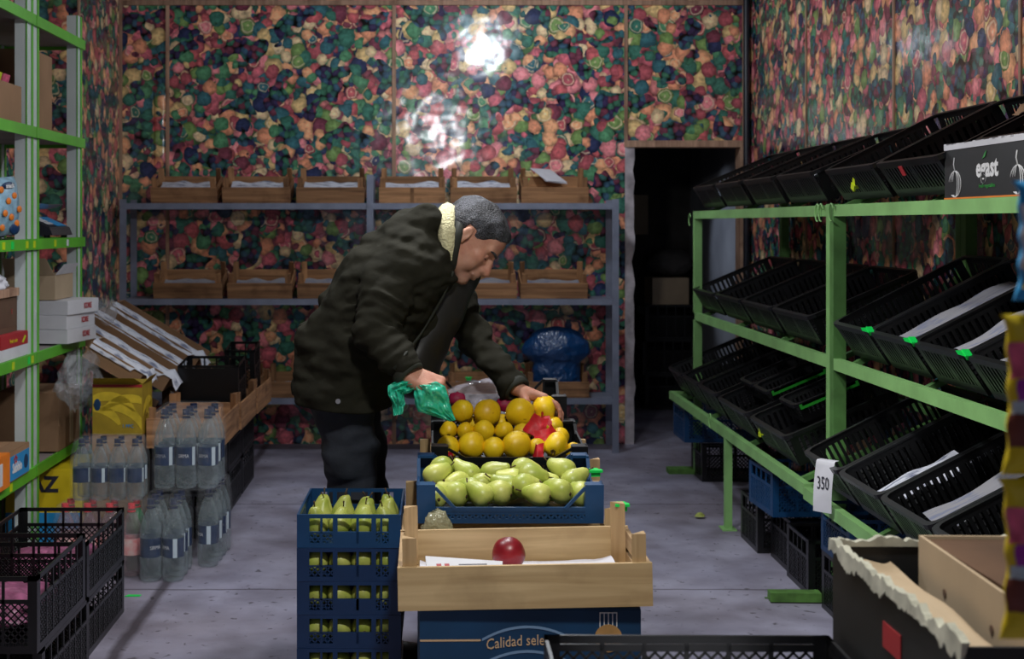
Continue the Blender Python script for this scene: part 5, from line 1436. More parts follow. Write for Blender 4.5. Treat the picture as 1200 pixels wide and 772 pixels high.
# ------------------------------------------------------------------ close foreground
FC = None
for i in range(4):
    stack_crate('storage_crate', 'blurred black lattice crate at the bottom edge of the view, %s' % ('lowest of its stack', 'second of its stack', 'third of its stack', 'topmost of its stack')[i], .50, .40, .193, M['black'], (.452, 2.0, .001+.1945*i), (0, 0, -.01), full=True)
tag(sheet(crumple(.36, .26, .15, 31), 40, 20).build('plastic_wrap', M['paper'], None, (.452, 2.20, .001+.1945*3+.012)), 'pale crumpled plastic filling the blurred black crate at the bottom edge', 'wrap')
# open cartons, foreground right
def fbox(name, lab, x, y, z, w, d, h, mat, yaw): return carton(name, lab, w, d, h, M[mat], (x, y, z), (0, 0, yaw), closed=False)
fb1 = fbox('fruit_carton', 'blue and yellow printed carton on the floor at the foot of the near carton stack', .965, 1.82, .001, .50, .60, .37, 'navy_card', .0)
fb2 = fbox('fruit_carton', 'blue and yellow printed carton in the middle of the near carton stack', .965, 1.82, .373, .50, .60, .37, 'navy_card', .0)
b = MB(); b.prism([(-.2512, .60, .05), (-.2512, .60, .36), (-.2512, .45, .36), (-.2512, .38, .05)], (-.001, 0, 0)); b.build('yellow_print', M['ink_gold'], fb2)
b = MB(); b.box(-.2535, -.2505, .0, .6, .345, .37); b.build('tan_edge', M['card'], fb2)
b = MB(); b.box(-.255, -.2505, .56, .60, .0, .345); b.build('tan_edge', M['card'], fb2)
fb3 = fbox('fruit_carton', 'dark open carton with torn white edges, next to the hanging snack packets', .965, 1.82, .745, .49, .60, .19, 'black_card', .0)
def torn_edge(axis):
    b = MB(); n = 90
    for i in range(n):
        a, c = i/n, (i+1)/n
        def pt(t, off):
            j = .010*nz((t*7, off, axis)) + .009*nz((t*23+.5, off, 2)) + .005*nz((t*61+.3, off, 5))
            return j
        w0, w1 = [.010+.04*max(0, nz((q*5.3+.2, 3, axis)))+.02*abs(nz((q*17+.4, 1, axis)))+.012*nz((q*47, 4, axis)) for q in (a, c)]
        if axis == 0:   # along the aisle side
            y0, y1 = .6*a, .6*c
            b.hexa([(-.2535, y0, .19-w0*.9), (-.2515, y0, .19-w0*.9), (-.2515, y1, .19-w1*.9), (-.2535, y1, .19-w1*.9)],
                   [(-.252, y0, .198+pt(a, 1)), (-.240, y0, .198+pt(a, 1)), (-.240, y1, .198+pt(c, 1)), (-.252, y1, .198+pt(c, 1))])
        else:
            x0, x1 = -.25+.49*a, -.25+.49*c
            b.hexa([(x0, .590, .185), (x1, .590, .185), (x1, .604, .185), (x0, .604, .185)], [(x0, .590, .197+pt(a, 5)), (x1, .590, .197+pt(c, 5)), (x1, .604, .197+pt(c, 5)), (x0, .604, .197+pt(a, 5))])
    return b
torn_edge(0).build('torn_white_edge', M['torn'], fb3); torn_edge(1).build('torn_white_edge', M['torn'], fb3)
b = MB(); b.box(-.247, -.2455, .25, .33, .09, .13); b.build('red_print', M['ink_red'], fb3)
b = MB(); b.box(-.2475, -.2455, .1, .16, .07, .12); b.build('red_print', M['ink_red'], fb3)
def fl_(u, v): return Vector((-.236+u*.088, .015+v*.57, .160+.012*nz((u*3, v*3, 8))-.02*(1-v)))
tag(sheet(fl_, 12, 14).build('cardboard_sheet', M['card_pale'], None, fb3.location), 'tan cardboard sheet lying inside the torn dark carton', 'cardboard')
fb4 = fbox('fruit_carton', 'plain beige open carton sitting in the torn dark carton, half behind the snack packets', 1.03, 1.62, .89, .33, .51, .125, 'card_pale', -.03)
fb4.location = (.998, 1.84, .838)
b = MB(); b.prism([(-.155, .50, .12), (.155, .50, .12), (.10, .28, .085), (-.09, .33, .085)], (0, 0, -.004)); b.build('inner_flap', M['card_brown'], fb4)
b = MB()
for y in (.18, .38):
    b = MB(); b.cyl((-.1665, y, .06), (-.165, y, .06), .007, n=10); b.build('staple_hole', M['card_brown'], fb4)
# hanging strip of snack packets
def packet(label, z0, z1, x0, Y, base, patches):
    w, h = .125, z1-z0
    r = thing('snack_packet', label, 'packet', (x0+w/2, Y, z0))
    def fn(u, v, e=0):
        a = 2*PI*u; c, s = math.cos(a), math.sin(a); k = math.sin(PI*v)**.4 if 0 < v < 1 else 0
        return Vector((c*(w/2*(1-.12*k+.025*math.sin(v*26))+e), s*(.003+.022*k+e)+.003*nz((c*6, s*4, v*12)), h*v))
    sheet(fn, 36, 24).build('wrapper', M[base], r)
    for (u0, u1, v0, v1, mt, nm) in patches:     # printed areas on the front of the wrapper
        f2 = lambda u, v: fn(u0+(u1-u0)*u, v0+(v1-v0)*v+.012*math.sin(u*9), .0012)
        sheet(f2, 18, 10).build(nm, M[mt], r)
    return r
YP = 1.40
zz = lambda py: H-(py-VY)/F*YP
x0 = (1173-VX)/F*YP
packet('sky-blue snack packet at the top of the hanging strip', zz(352), zz(212), (1187-VX)/F*YP, YP, 'ink_blue', [(.53, .97, .26, .80, 'card_white', 'white_print'), (.56, .9, .10, .30, 'ink_yellow', 'picture_print')])
pp = [(.53, .97, .60, .82, 'ink_pink', 'picture_print'), (.535, .97, .38, .46, 'label_pale', 'pale_print'), (.575, .93, .46, .60, 'ink_purple', 'name_print'), (.52, .98, .17, .38, 'ink_brown', 'picture_print')]
packet('yellow, pink and purple snack packet in the middle of the hanging strip', zz(556), zz(368), x0, YP, 'ink_yellow', pp)
packet('yellow, pink and purple snack packet at the bottom of the hanging strip', zz(748), zz(560), x0-.002, YP, 'ink_yellow', pp)
b = MB(); b.box(-.008, .008, -.0012, .0012, zz(760), ZC-.002)
tag(b.build('hanging_strip', M['film'], None, (x0+.075, YP+.033, 0)), 'clear plastic strip hanging from the ceiling with snack packets clipped on', 'strip')
# ------------------------------------------------------------------ the man: smooth implicit surfaces meshed with surface nets
class SDF:
    def __init__(s, lo, hi, vox):
        s.lo = np.array(lo, float); s.vox = vox
        s.n = np.ceil((np.array(hi)-s.lo)/vox).astype(int)+1
        s.d = np.full(s.n, .06, np.float32)
    def _win(s, lo, hi, mg):
        a = np.maximum(0, np.floor((lo-mg-s.lo)/s.vox).astype(int)); b = np.minimum(s.n, np.ceil((hi+mg-s.lo)/s.vox).astype(int)+1)
        if (b <= a).any(): return None
        ax = [s.lo[i]+s.vox*np.arange(a[i], b[i]) for i in range(3)]
        X, Y, Z = np.meshgrid(*ax, indexing='ij')
        return (slice(a[0], b[0]), slice(a[1], b[1]), slice(a[2], b[2])), X.astype(np.float32), Y.astype(np.float32), Z.astype(np.float32)
    def mix(s, sl, e, k, op):
        d = s.d[sl]
        if op == 'u':
            h = np.clip(.5+.5*(d-e)/k, 0, 1); s.d[sl] = e*h+d*(1-h)-k*h*(1-h)
        else:
            h = np.clip(.5-.5*(d+e)/k, 0, 1); s.d[sl] = d*(1-h)-e*h+k*h*(1-h)
    def cap(s, p0, p1, r0, r1=None, k=.02, op='u', flat=None):
        """tapered capsule; flat=(axis, factor) squeezes it along a unit axis"""
        r1 = r0 if r1 is None else r1
        p0, p1 = np.array(p0, float), np.array(p1, float); R = max(r0, r1)
        w = s._win(np.minimum(p0, p1)-R, np.maximum(p0, p1)+R, .06)
        if w is None: return s
        sl, X, Y, Z = w; v = p1-p0; L2 = max(1e-9, v@v)
        t = np.clip(((X-p0[0])*v[0]+(Y-p0[1])*v[1]+(Z-p0[2])*v[2])/L2, 0, 1)
        dx, dy, dz = X-(p0[0]+t*v[0]), Y-(p0[1]+t*v[1]), Z-(p0[2]+t*v[2])
        if flat is not None:
            a = np.array(flat[0], float); a /= np.linalg.norm(a); q = dx*a[0]+dy*a[1]+dz*a[2]; f = flat[1]-1
            dx, dy, dz = dx+a[0]*q*f, dy+a[1]*q*f, dz+a[2]*q*f
        s.mix(sl, np.sqrt(dx*dx+dy*dy+dz*dz)-(r0+(r1-r0)*t), k, op); return s
    def ell(s, c, r, ax=None, k=.02, op='u'):
        c = np.array(c, float); r = np.array(r, float); A = np.eye(3) if ax is None else np.array(ax, float)
        w = s._win(c-r.max(), c+r.max(), .06)
        if w is None: return s
        sl, X, Y, Z = w
        q = [((X-c[0])*A[i][0]+(Y-c[1])*A[i][1]+(Z-c[2])*A[i][2]) for i in range(3)]
        k0 = np.sqrt(sum((q[i]/r[i])**2 for i in range(3))); k1 = np.sqrt(sum((q[i]/r[i]**2)**2 for i in range(3)))+1e-9
        s.mix(sl, k0*(k0-1)/k1, k, op); return s
    def cut(s, p, nrm, k=.006):
        """remove the half space on the side nrm points to"""
        X, Y, Z = np.meshgrid(*[s.lo[i]+s.vox*np.arange(s.n[i]) for i in range(3)], indexing='ij')
        n = np.array(nrm, float); n /= np.linalg.norm(n)
        e = -((X-p[0])*n[0]+(Y-p[1])*n[1]+(Z-p[2])*n[2]); s.mix((slice(None),)*3, e.astype(np.float32), k, 's'); return s
    def noise(s, amp, scale, seed=0, aniso=(1,1,1)):
        rng = np.random.default_rng(seed)
        X, Y, Z = np.meshgrid(*[s.lo[i]+s.vox*np.arange(s.n[i]) for i in range(3)], indexing='ij')
        m = np.abs(s.d) < .03; P_ = np.stack([X[m]*aniso[0], Y[m]*aniso[1], Z[m]*aniso[2]])
        acc = np.zeros(P_.shape[1])
        for i in range(26):
            d = rng.normal(size=3); d /= np.linalg.norm(d); f = scale*2**rng.uniform(-.6, 1.0)
            acc += np.sin((d@P_)*f+rng.uniform(0, 6.28)+1.6*np.sin((rng.normal(size=3)@P_)*f*.35))/f*scale
        s.d[m] += (amp*acc/4.2).astype(np.float32); return s
    def build(s, name, mat, parent, origin, smooth=2, k=None):
        d = s.d; neg = d < 0; n = d.shape
        corners = [(i, j, k_) for i in (0, 1) for j in (0, 1) for k_ in (0, 1)]
        sub = lambda A, c: A[c[0]:n[0]-1+c[0], c[1]:n[1]-1+c[1], c[2]:n[2]-1+c[2]]
        cnt = sum(sub(neg, c).astype(np.int8) for c in corners)
        act = (cnt > 0) & (cnt < 8); idx = np.argwhere(act); ids = np.full(act.shape, -1, np.int64); ids[act] = np.arange(len(idx))
        acc = np.zeros((len(idx), 3)); num = np.zeros(len(idx))
        val = {c: sub(d, c)[act] for c in corners}
        for a in corners:
            for ax in range(3):
                if a[ax]: continue
                b = list(a); b[ax] = 1; b = tuple(b); va, vb = val[a], val[b]; m = (va < 0) != (vb < 0)
                t = np.where(m, va/np.where(m, va-vb, 1), 0); p = np.array(a, float)[None]+t[:, None]*np.eye(3)[ax][None]
                acc[m] += p[m]; num[m] += 1
        V = s.lo+(idx+acc/num[:, None])*s.vox - np.array(origin)
        Q = []
        for ax in range(3):
            o1, o2 = [(1, 2), (2, 0), (0, 1)][ax]
            sl0 = [slice(1, n[i]-1) for i in range(3)]; sl0[ax] = slice(0, n[ax]-1)
            sl1 = list(sl0); sl1[ax] = slice(1, n[ax])
            A, B = neg[tuple(sl0)], neg[tuple(sl1)]; e = np.argwhere(A != B); base = e.copy()
            for i in range(3):
                if i != ax: base[:, i] += 1
            inside = A[A != B]
            def cid(q1, q2):
                c = base.copy(); c[:, o1] -= q1; c[:, o2] -= q2; return ids[c[:, 0], c[:, 1], c[:, 2]]
            q = np.stack([cid(1, 1), cid(0, 1), cid(0, 0), cid(1, 0)], 1); q[~inside] = q[~inside][:, ::-1]; Q.append(q)
        Q = np.concatenate(Q); Q = Q[(Q >= 0).all(1)]
        for _ in range(smooth):      # light Laplacian pass
            S = np.zeros_like(V); C = np.zeros(len(V))
            for i in range(4):
                a, b = Q[:, i], Q[:, (i+1) % 4]
                np.add.at(S, a, V[b]); np.add.at(C, a, 1); np.add.at(S, b, V[a]); np.add.at(C, b, 1)
            V = V*.45+.55*S/np.maximum(C, 1)[:, None]
        me = bpy.data.meshes.new(name); me.vertices.add(len(V)); me.vertices.foreach_set('co', V.ravel())
        me.loops.add(len(Q)*4); me.loops.foreach_set('vertex_index', Q.ravel().astype(np.int32))
        me.polygons.add(len(Q)); me.polygons.foreach_set('loop_start', np.arange(0, len(Q)*4, 4, dtype=np.int32)); me.polygons.foreach_set('loop_total', np.full(len(Q), 4, np.int32))
        me.update(calc_edges=True); me.validate()
        me.polygons.foreach_set('use_smooth', np.ones(len(me.polygons), bool)); me.materials.append(mat)
        o = bpy.data.objects.new(name, me); COL.objects.link(o); o.parent = parent; return o

MO = Vector((-.25, 4.5, 0))
MAN = thing('person', 'man in dark olive hooded jacket bending over the quinces, green bag in one hand', 'person', MO)
# joints (from the way he stands: hips left of the row, leaning right over the trays)
hipN, kneeN, ankN = P(404, 440, 4.42), P(413, 612, 4.42), P(404, 765, 4.44)
hipF, kneeF, ankF = P(412, 440, 4.60), P(428, 608, 4.60), P(424, 752, 4.61)
pel = P(403, 430, 4.5); lum = P(430, 374, 4.5); tho = P(474, 320, 4.5); nb = P(510, 292, 4.48)
shN, elN, wrN = P(466, 316, 4.30), P(437, 389, 4.20), P(477, 436, 4.13)
shF, elF, wrF = P(516, 326, 4.68), P(556, 394, 4.70), P(604, 454, 4.54)
# head frame
fw = Vector((.63, -.17, -.76)).normalized(); upv = (Vector((.77, 0, .63)) - fw*Vector((.77, 0, .63)).dot(fw)).normalized(); rt = fw.cross(upv)
HS = 1.03
Hc = P(547, 273, 4.37) + fw*.010*HS - rt*.078*HS
def hp(f, u, r): return Hc + (fw*f + upv*u + rt*r)*HS
HA = [list(fw), list(upv), list(rt)]
def he(S, c, r, k=.012, op='u'): S.ell(hp(*c), [x*HS for x in r], HA, k, op)
def hcap(S, a, b, r0, r1=None, k=.012, op='u'): S.cap(hp(*a), hp(*b), r0*HS, (r1 if r1 is not None else r0)*HS, k, op)

def hand(S, W, d, npalm, across, curls, size=1.0, thumb=None, spread=.0):
    """palm plus five separate curled fingers. across runs from index to little finger"""
    d = Vector(d).normalized(); a = Vector(across); a = (a-d*a.dot(d)).normalized(); npv = Vector(npalm); npv = (npv-d*npv.dot(d)-a*npv.dot(a)).normalized()
    offs = [-.030, -.010, .011, .030]; lens = [(.044,.026,.021), (.048,.030,.022), (.045,.028,.021), (.036,.021,.019)]; knl = [.090, .094, .089, .080]; rad = [.0093, .0096, .0092, .0082]
    s = size
    for o_, kl in zip(offs, knl):     # metacarpals form the palm
        S.cap(W+a*o_*.55*s, W+d*kl*s+a*o_*s, .017*s, .0125*s, .012)
    S.cap(W+npv*.010*s+a*.018*s+d*.02*s, W+npv*.012*s+a*.022*s+d*.065*s, .015*s, .013*s, .012)
    S.cap(W+npv*.010*s-a*.018*s+d*.02*s, W+npv*.012*s-a*.02*s+d*.055*s, .017*s, .013*s, .012)
    tips = []
    for i in range(4):
        p = W+d*knl[i]*s+a*offs[i]*s; ang = 0; r = rad[i]*s
        S.cap(p, p, r*1.22, None, .006)
        for j, (ln, cu) in enumerate(zip(lens[i], curls[i])):
            ang += cu; dr = (d*math.cos(ang)+npv*math.sin(ang)+a*spread*(i-1.5)*.12).normalized()
            q = p+dr*ln*s; S.cap(p, q, r*(1-.07*j), r*(1-.07*(j+1)), .0035); p = q
        tips.append(p)
    t = thumb or [(.35, -.8, .45), (.75, -.45, .5), (.9, -.1, .35)]
    p = W+d*.018*s-a*.022*s+npv*.006*s
    for j, (v, ln, r0, r1) in enumerate(zip(t, (.044, .034, .028), (.0155, .0122, .0110), (.0122, .0110, .0092))):
        dr = (d*v[0]+a*v[1]+npv*v[2]).normalized(); q = p+dr*ln*s; S.cap(p, q, r0*s, r1*s, .007 if j else .012); p = q
    return tips

lo = (-.95, 4.0, -.01); hi = (.62, 5.0, 1.68)
B = SDF(lo, hi, .0042)
# trunk and limbs
B.ell(pel, (.14, .17, .15), None, .04)
for a, b, r0, r1 in ((hipN, kneeN, .080, .050), (kneeN, ankN, .050, .036), (hipF, kneeF, .080, .050), (kneeF, ankF, .050, .036)): B.cap(a, b, r0, r1, .03)
for ank in (ankN, ankF):
    g = Vector((ank.x, ank.y, .045)); B.cap(g+Vector((-.03, 0, 0)), g+Vector((.15, 0, -.008)), .043, .032, .02)
for dy in (-.07, .07):
    v = Vector((0, dy, 0)); B.cap(pel+v, lum+v, .10, .098, .04); B.cap(lum+v, tho+v, .098, .115, .04); B.cap(tho+v, nb+v*.6, .115, .07, .04)
B.cap(nb, hp(-.040, -.055, 0), .062, .056, .03)
for sh, el, wr in ((shN, elN, wrN), (shF, elF, wrF)):
    B.cap(tho+(sh-tho)*.4, sh, .075, .062, .03); B.cap(sh, el, .055, .043, .02); B.cap(el, wr, .043, .027, .015)
# head
he(B, (-.012, .036, 0), (.100, .083, .078), .02)
he(B, (.030, -.020, 0), (.066, .085, .062), .02)
he(B, (.045, .045, 0), (.048, .048, .058), .02)                # forehead
for s in (-1, 1):
    hcap(B, (-.005, -.045, s*.055), (.030, -.085, s*.046), .020, .018, .02)    # jaw angle
    hcap(B, (.030, -.085, s*.044), (.078, -.102, s*.014), .018, .016, .02)
    he(B, (.062, -.020, s*.044), (.022, .018, .020), .015)      # cheekbone
    he(B, (.060, -.050, s*.036), (.022, .030, .020), .015)
    hcap(B, (.086, .022, s*.012), (.074, .024, s*.046), .011, .010, .012)       # brow ridge
    he(B, (.094, .001, s*.030), (.015, .011, .018), .010, 's')                 # eye socket
hcap(B, (.080, -.100, -.012), (.080, -.100, .012), .019, .019, .015)           # chin
hcap(B, (.086, .016, 0), (.112, -.026, 0), .0095, .0120, .008)                 # nose bridge
hcap(B, (.104, -.030, 0), (.116, -.034, 0), .0130, .0125, .007)                # nose tip
for s in (-1, 1): hcap(B, (.098, -.037, s*.013), (.104, -.036, s*.013), .0085, .0080, .006)
for s in (-1, 1): hcap(B, (.106, -.044, s*.008), (.108, -.046, s*.007), .0030, .0030, .003, 's')
hcap(B, (.088, -.060, 0), (.091, -.060, 0), .024, .020, .015)                  # muzzle
for s in (-1, 1):
    hcap(B, (.105, -.061, 0), (.094, -.065, s*.024), .0062, .0045, .005); hcap(B, (.103, -.073, 0), (.094, -.068, s*.022), .0070, .0045, .005)
hcap(B, (.112, -.0672, -.022), (.112, -.0672, .022), .0032, .0032, .003, 's')
for s in (-1, 1):                                                              # ears
    he(B, (-.010, -.004, s*.081), (.0165, .031, .0085), .004)
    he(B, (-.004, .000, s*.092), (.0090, .018, .008), .004, 's')
    hcap(B, (-.008, -.032, s*.080), (-.002, -.028, s*.081), .008, .007, .004)
# hands: near one gripping the bag neck, far one spread over a quince
curl = [(1.05, 1.35, .75), (1.15, 1.4, .8), (1.2, 1.45, .8), (1.25, 1.45, .85)]
hand(B, wrN+Vector((.004, -.004, -.004)), (.86, -.18, -.36), (-.25, .42, -.86), (-.08, -.80, -.55), curl, 1.08, [(.5, -.45, .75), (.85, .15, .45), (.75, .55, .25)])
curlf = [(.18, .55, .45), (.25, .55, .45), (.38, .6, .5), (.5, .6, .5)]
hand(B, wrF+Vector((.006, 0, -.002)), (.93, -.12, -.30), (.0, -.10, -1), (0, 1, -.1), curlf, 1.02, [(.5, -.55, .55), (.72, -.1, .75), (.7, .1, .75)], .5)
def beard():
    m = M['skin']; nt = m.node_tree; b = nt.nodes['Principled BSDF']
    src = b.inputs['Base Color'].links[0].from_socket; tc = nt.nodes.new('ShaderNodeTexCoord')
    c = hp(.055, -.085, 0)-MO; vm = N(nt, 'ShaderNodeVectorMath', operation='DISTANCE'); L(nt, tc.outputs['Object'], vm.inputs[0]); vm.inputs[1].default_value = c
    mr = N(nt, 'ShaderNodeMapRange'); mr.inputs['From Min'].default_value = .045; mr.inputs['From Max'].default_value = .085; mr.inputs['To Min'].default_value = .55; mr.inputs['To Max'].default_value = 0
    L(nt, vm.outputs['Value'], mr.inputs['Value'])
    mx = N(nt, 'ShaderNodeMix', data_type='RGBA'); L(nt, mr.outputs[0], mx.inputs['Factor']); L(nt, src, mx.inputs['A']); mx.inputs['B'].default_value = rgb(112, 88, 80)
    L(nt, mx.outputs['Result'], b.inputs['Base Color'])
beard()
body = B.build('body', M['skin'], MAN, MO, 1)

# trousers
T = SDF((-.7, 4.2, -.01), (.1, 4.85, 1.25), .006)
T.ell(pel+Vector((0, 0, -.03)), (.150, .19, .15), None, .04)
for a, b, c in ((hipN, kneeN, ankN), (hipF, kneeF, ankF)):
    T.cap(a, b, .102, .078, .03); T.cap(b, c+Vector((0, 0, -.03)), .078, .066, .03)
T.noise(.010, 26, 4, (1, 1, 1.9)); T.cut((0, 0, .055), (0, 0, -1), .004)
T.build('trousers', M['trousers'], MAN, MO)
for ank in (ankN, ankF):
    S = SDF((ank.x-.14, ank.y-.10, -.01), (ank.x+.26, ank.y+.10, .2), .005)
    S.cap((ank.x-.045, ank.y, .058), (ank.x+.17, ank.y, .040), .054, .046, .03); S.cap((ank.x-.02, ank.y, .06), (ank.x-.02, ank.y, .13), .052, .048, .03)
    S.cut((0, 0, .004), (0, 0, -1), .004)
    S.build('shoe', M['shoe'], MAN, MO)
# jacket
J = SDF((-.80, 3.98, .60), (.50, 5.02, 1.70), .005)
def JP(px, py, Y): return P(px, py, Y)
chain = [(402, 444, .152), (412, 412, .162), (430, 374, .160), (456, 336, .160), (480, 314, .150), (504, 300, .105)]
for (a, c) in zip(chain[:-1], chain[1:]):
    for dy in (-.085, .085):
        q = 1.0 if a[2] > .11 else .6
        J.cap(JP(a[0], a[1], 4.5+dy), JP(c[0], c[1], 4.5+dy*(.5 if c[2] < .11 else 1)), a[2], c[2], .03)
# flared skirt of the coat and its back flap
for dy in (-.09, .09):
    J.cap(JP(402, 444, 4.5+dy), JP(404, 476, 4.5+dy), .140, .142, .03)
    J.cap(JP(382, 404, 4.5+dy), JP(372, 462, 4.5+dy), .100, .085, .03)
# sleeves
J.cap(shN+Vector((.01, .04, .01)), shN, .100, .098, .03); J.cap(shN, elN, .090, .074, .008); J.cap(elN, wrN+Vector((-.004, 0, .004)), .072, .046, .006)
J.cap(shF, elF, .080, .062, .02); J.cap(elF, wrF+Vector((-.006, 0, .006)), .060, .046, .015)
# hood lying on the back of the neck
J.ell(JP(488, 264, 4.50), (.105, .130, .060), None, .02)
J.cap(JP(462, 268, 4.40), JP(505, 258, 4.38), .040, .046, .02); J.cap(JP(462, 268, 4.58), JP(505, 258, 4.60), .040, .046, .02)
# front opening edge (darker inner side falls open)
J.cap(JP(520, 322, 4.50), JP(500, 372, 4.46), .055, .045, .03); J.cap(JP(500, 372, 4.46), JP(470, 436, 4.44), .045, .04, .03)
def wrinkle(S, p0, p1, amp, n, R, seed):
    p0, p1 = np.array(p0), np.array(p1); v = p1-p0; L2 = v@v
    w_ = S._win(np.minimum(p0, p1)-R, np.maximum(p0, p1)+R, 0); sl, X, Y, Z = w_
    t = ((X-p0[0])*v[0]+(Y-p0[1])*v[1]+(Z-p0[2])*v[2])/L2
    dist = np.sqrt((X-p0[0]-t*v[0])**2+(Y-p0[1]-t*v[1])**2+(Z-p0[2]-t*v[2])**2)
    env = np.clip(t*5, 0, 1)*np.clip((1-t)*5, 0, 1)*(dist < R)
    ph = 2*PI*n*t + 1.7*np.sin(X*31+seed) + 1.4*np.sin(Z*27+seed*2) + 1.2*np.sin(Y*35)
    g = .6+.4*np.sin(X*17+Y*23+seed)
    S.d[sl] += (amp*env*g*(np.abs(np.sin(ph/2))**1.5-.5)).astype(np.float32)
wrinkle(J, shN+(elN-shN)*.42, elN+(wrN-elN)*.2, .011, 4.5, .13, 1.0)
wrinkle(J, elN-(elN-shN)*.1, wrN-(wrN-elN)*.05, .010, 4.0, .11, 2.2)
wrinkle(J, shF+(elF-shF)*.4, wrF, .009, 6, .11, 3.0)
wrinkle(J, JP(470, 300, 4.5), JP(395, 420, 4.5), .007, 5, .30, 4.0)
J.noise(.0065, 24, 11, (1.2, .8, 1.2)); J.noise(.0045, 60, 5, (1.0, .7, 1.5))
cu = (wrN-elN).normalized(); J.cut(wrN+cu*.004, None or cu, .004) if False else None
# trim cuffs only near the wrists, then hem
def local_cut(S, p, n, rad):
    w_ = S._win(np.array(p)-rad, np.array(p)+rad, 0); sl, X, Y, Z = w_; n = np.array(n)/np.linalg.norm(n)
    e = -((X-p[0])*n[0]+(Y-p[1])*n[1]+(Z-p[2])*n[2]); r2 = (X-p[0])**2+(Y-p[1])**2+(Z-p[2])**2
    S.mix(sl, np.where(r2 < rad*rad, e, .06).astype(np.float32), .004, 's')
local_cut(J, wrN+cu*.012, cu, .085)
cf = (wrF-elF).normalized(); local_cut(J, wrF+cf*.010, cf, .08)
hem = JP(397, 477, 4.40); 
_X, _Y, _Z = np.meshgrid(*[J.lo[i]+J.vox*np.arange(J.n[i]) for i in range(3)], indexing='ij')
_e = (_Z-hem.z) - .10*np.clip(-.30-_X, -.3, .3) - .12*np.clip(_X+.22, 0, .3)
_e = np.where(_X < -.06, _e, .06)
J.mix((slice(None),)*3, _e.astype(np.float32), .006, 's')
# hollow the neck opening for the head
J.cap(hp(-.02, -.03, 0), hp(.05, -.02, 0), .092, .10, .01, 's')
SW = SDF((-.25, 4.2, .85), (.4, 4.85, 1.5), .006)  # black body standing in for the shaded far half of the open jacket
SW.cap(P(532, 318, 4.50), P(508, 372, 4.52), .085, .085, .03); SW.cap(P(508, 372, 4.52), P(480, 430, 4.50), .085, .10, .03); SW.noise(.006, 30, 8)
SW.build('jacket_shade_fill', M['shoe'], MAN, MO)
jk = J.build('jacket', M['jacket'], MAN, MO, 1)
# cuffs, collar, lining
def ring(name, c, axis, r, tr, h, mat, parent, squash=1.0, side=None, bumpy=0):
    ax = Vector(axis).normalized(); u = ax.cross(Vector((0, 1, 0))).normalized(); v = ax.cross(u)
    def fn(a, b):
        t = 2*PI*a; ph = 2*PI*b
        rr = r + tr*math.cos(ph); q = c + (u*math.cos(t)*squash + v*math.sin(t))*rr + ax*(h/2*math.sin(ph))
        return q - MO + Vector((1, 1, 1))*(bumpy*noise.noise(q*90))
    return sheet(fn, 40, 12).build(name, mat, parent)
ring('cuff', wrN+cu*.004, cu, .042, .009, .034, M['jacket_dark'], jk)
ring('cuff', wrF+cf*.002, cf, .040, .008, .034, M['jacket_dark'], jk)
nk = Vector((.97, -.08, .05)).normalized()
ring('fleece_lining', P(526, 279, 4.45), nk, .098, .024, .056, M['fleece'], jk, .95, bumpy=.004)
ring('collar', P(535, 287, 4.44), nk + Vector((0, 0, -.25)), .088, .012, .034, M['jacket_dark'], jk, .98)
b = MB(); s0 = JP(396, 471, 4.5); s0.y = 4.30
b = MB(); b.cyl((0, -.004, 0), (0, .004, 0), .007, n=14)
# snap button sits on the jacket surface near the hem corner
dg = bpy.context.evaluated_depsgraph_get(); dg.update()
def on_surface(o, px, py):
    d = (P(px, py, 4.0)-Vector((0, 0, H))).normalized(); org = Vector((0, 0, H))-MO
    ok, loc, nr, _ = o.ray_cast(org, d); return (loc, nr) if ok else (P(px, py, 4.3)-MO, Vector((0, -1, 0)))
loc, nr = on_surface(jk, 396, 470)
b = MB(); b.cyl(loc, loc+nr*.004, .008, n=14); b.build('snap_button', M['scale_plate'], jk)
# front zip edge
pts = []
for px, py in ((530, 318), (519, 345), (506, 368), (492, 392), (476, 414), (462, 432)):
    l_, n_ = on_surface(jk, px, py); pts.append(l_+n_*.003)
b = MB(); b.tube(pts, .005, 6); b.build('zip_edge', M['jacket_dark'], jk)
# hair: shell over the skull trimmed along a hairline
Hh = SDF(tuple(Vector(Hc)-Vector((.2, .2, .2))), tuple(Vector(Hc)+Vector((.2, .2, .2))), .0035)
he(Hh, (-.014, .040, 0), (.107, .090, .0845), .01); he(Hh, (-.055, -.005, 0), (.055, .060, .068), .02)
he(Hh, (.045, .060, 0), (.056, .046, .058), .02)
def hcut(p, n): Hh.cut(hp(*p), fw*n[0]+upv*n[1]+rt*n[2], .006)
X, Y, Z = np.meshgrid(*[Hh.lo[i]+Hh.vox*np.arange(Hh.n[i]) for i in range(3)], indexing='ij')
q = [((X-Hc.x)*A[0]+(Y-Hc.y)*A[1]+(Z-Hc.z)*A[2])/HS for A in HA]
f_, u_, r_ = q
ar = np.abs(r_)
line = np.where(f_ > .026, .004+(f_-.03)*1.30 - .10*np.clip(ar-.045, -.02, .1)*0, np.where(f_ > .008, -.006, np.where(f_ > -.026, .022, -.052)))
line = np.where((f_ > .026), np.where(ar < .05, np.maximum(line, .004+(f_-.03)*1.30), line), line)
e = (u_-line)*HS
Hh.mix((slice(None),)*3, e.astype(np.float32), .004, 's') if False else None
Hh.d = Hh.d + (.0065*np.clip(1-(u_-line)/.035, 0, 1)**1.5).astype(np.float32)
Hh.d = np.maximum(Hh.d, (-(e)).astype(np.float32))
Hh.noise(.0022, 120, 2)
Hh.build('hair', M['hair'], MAN, MO, 1)
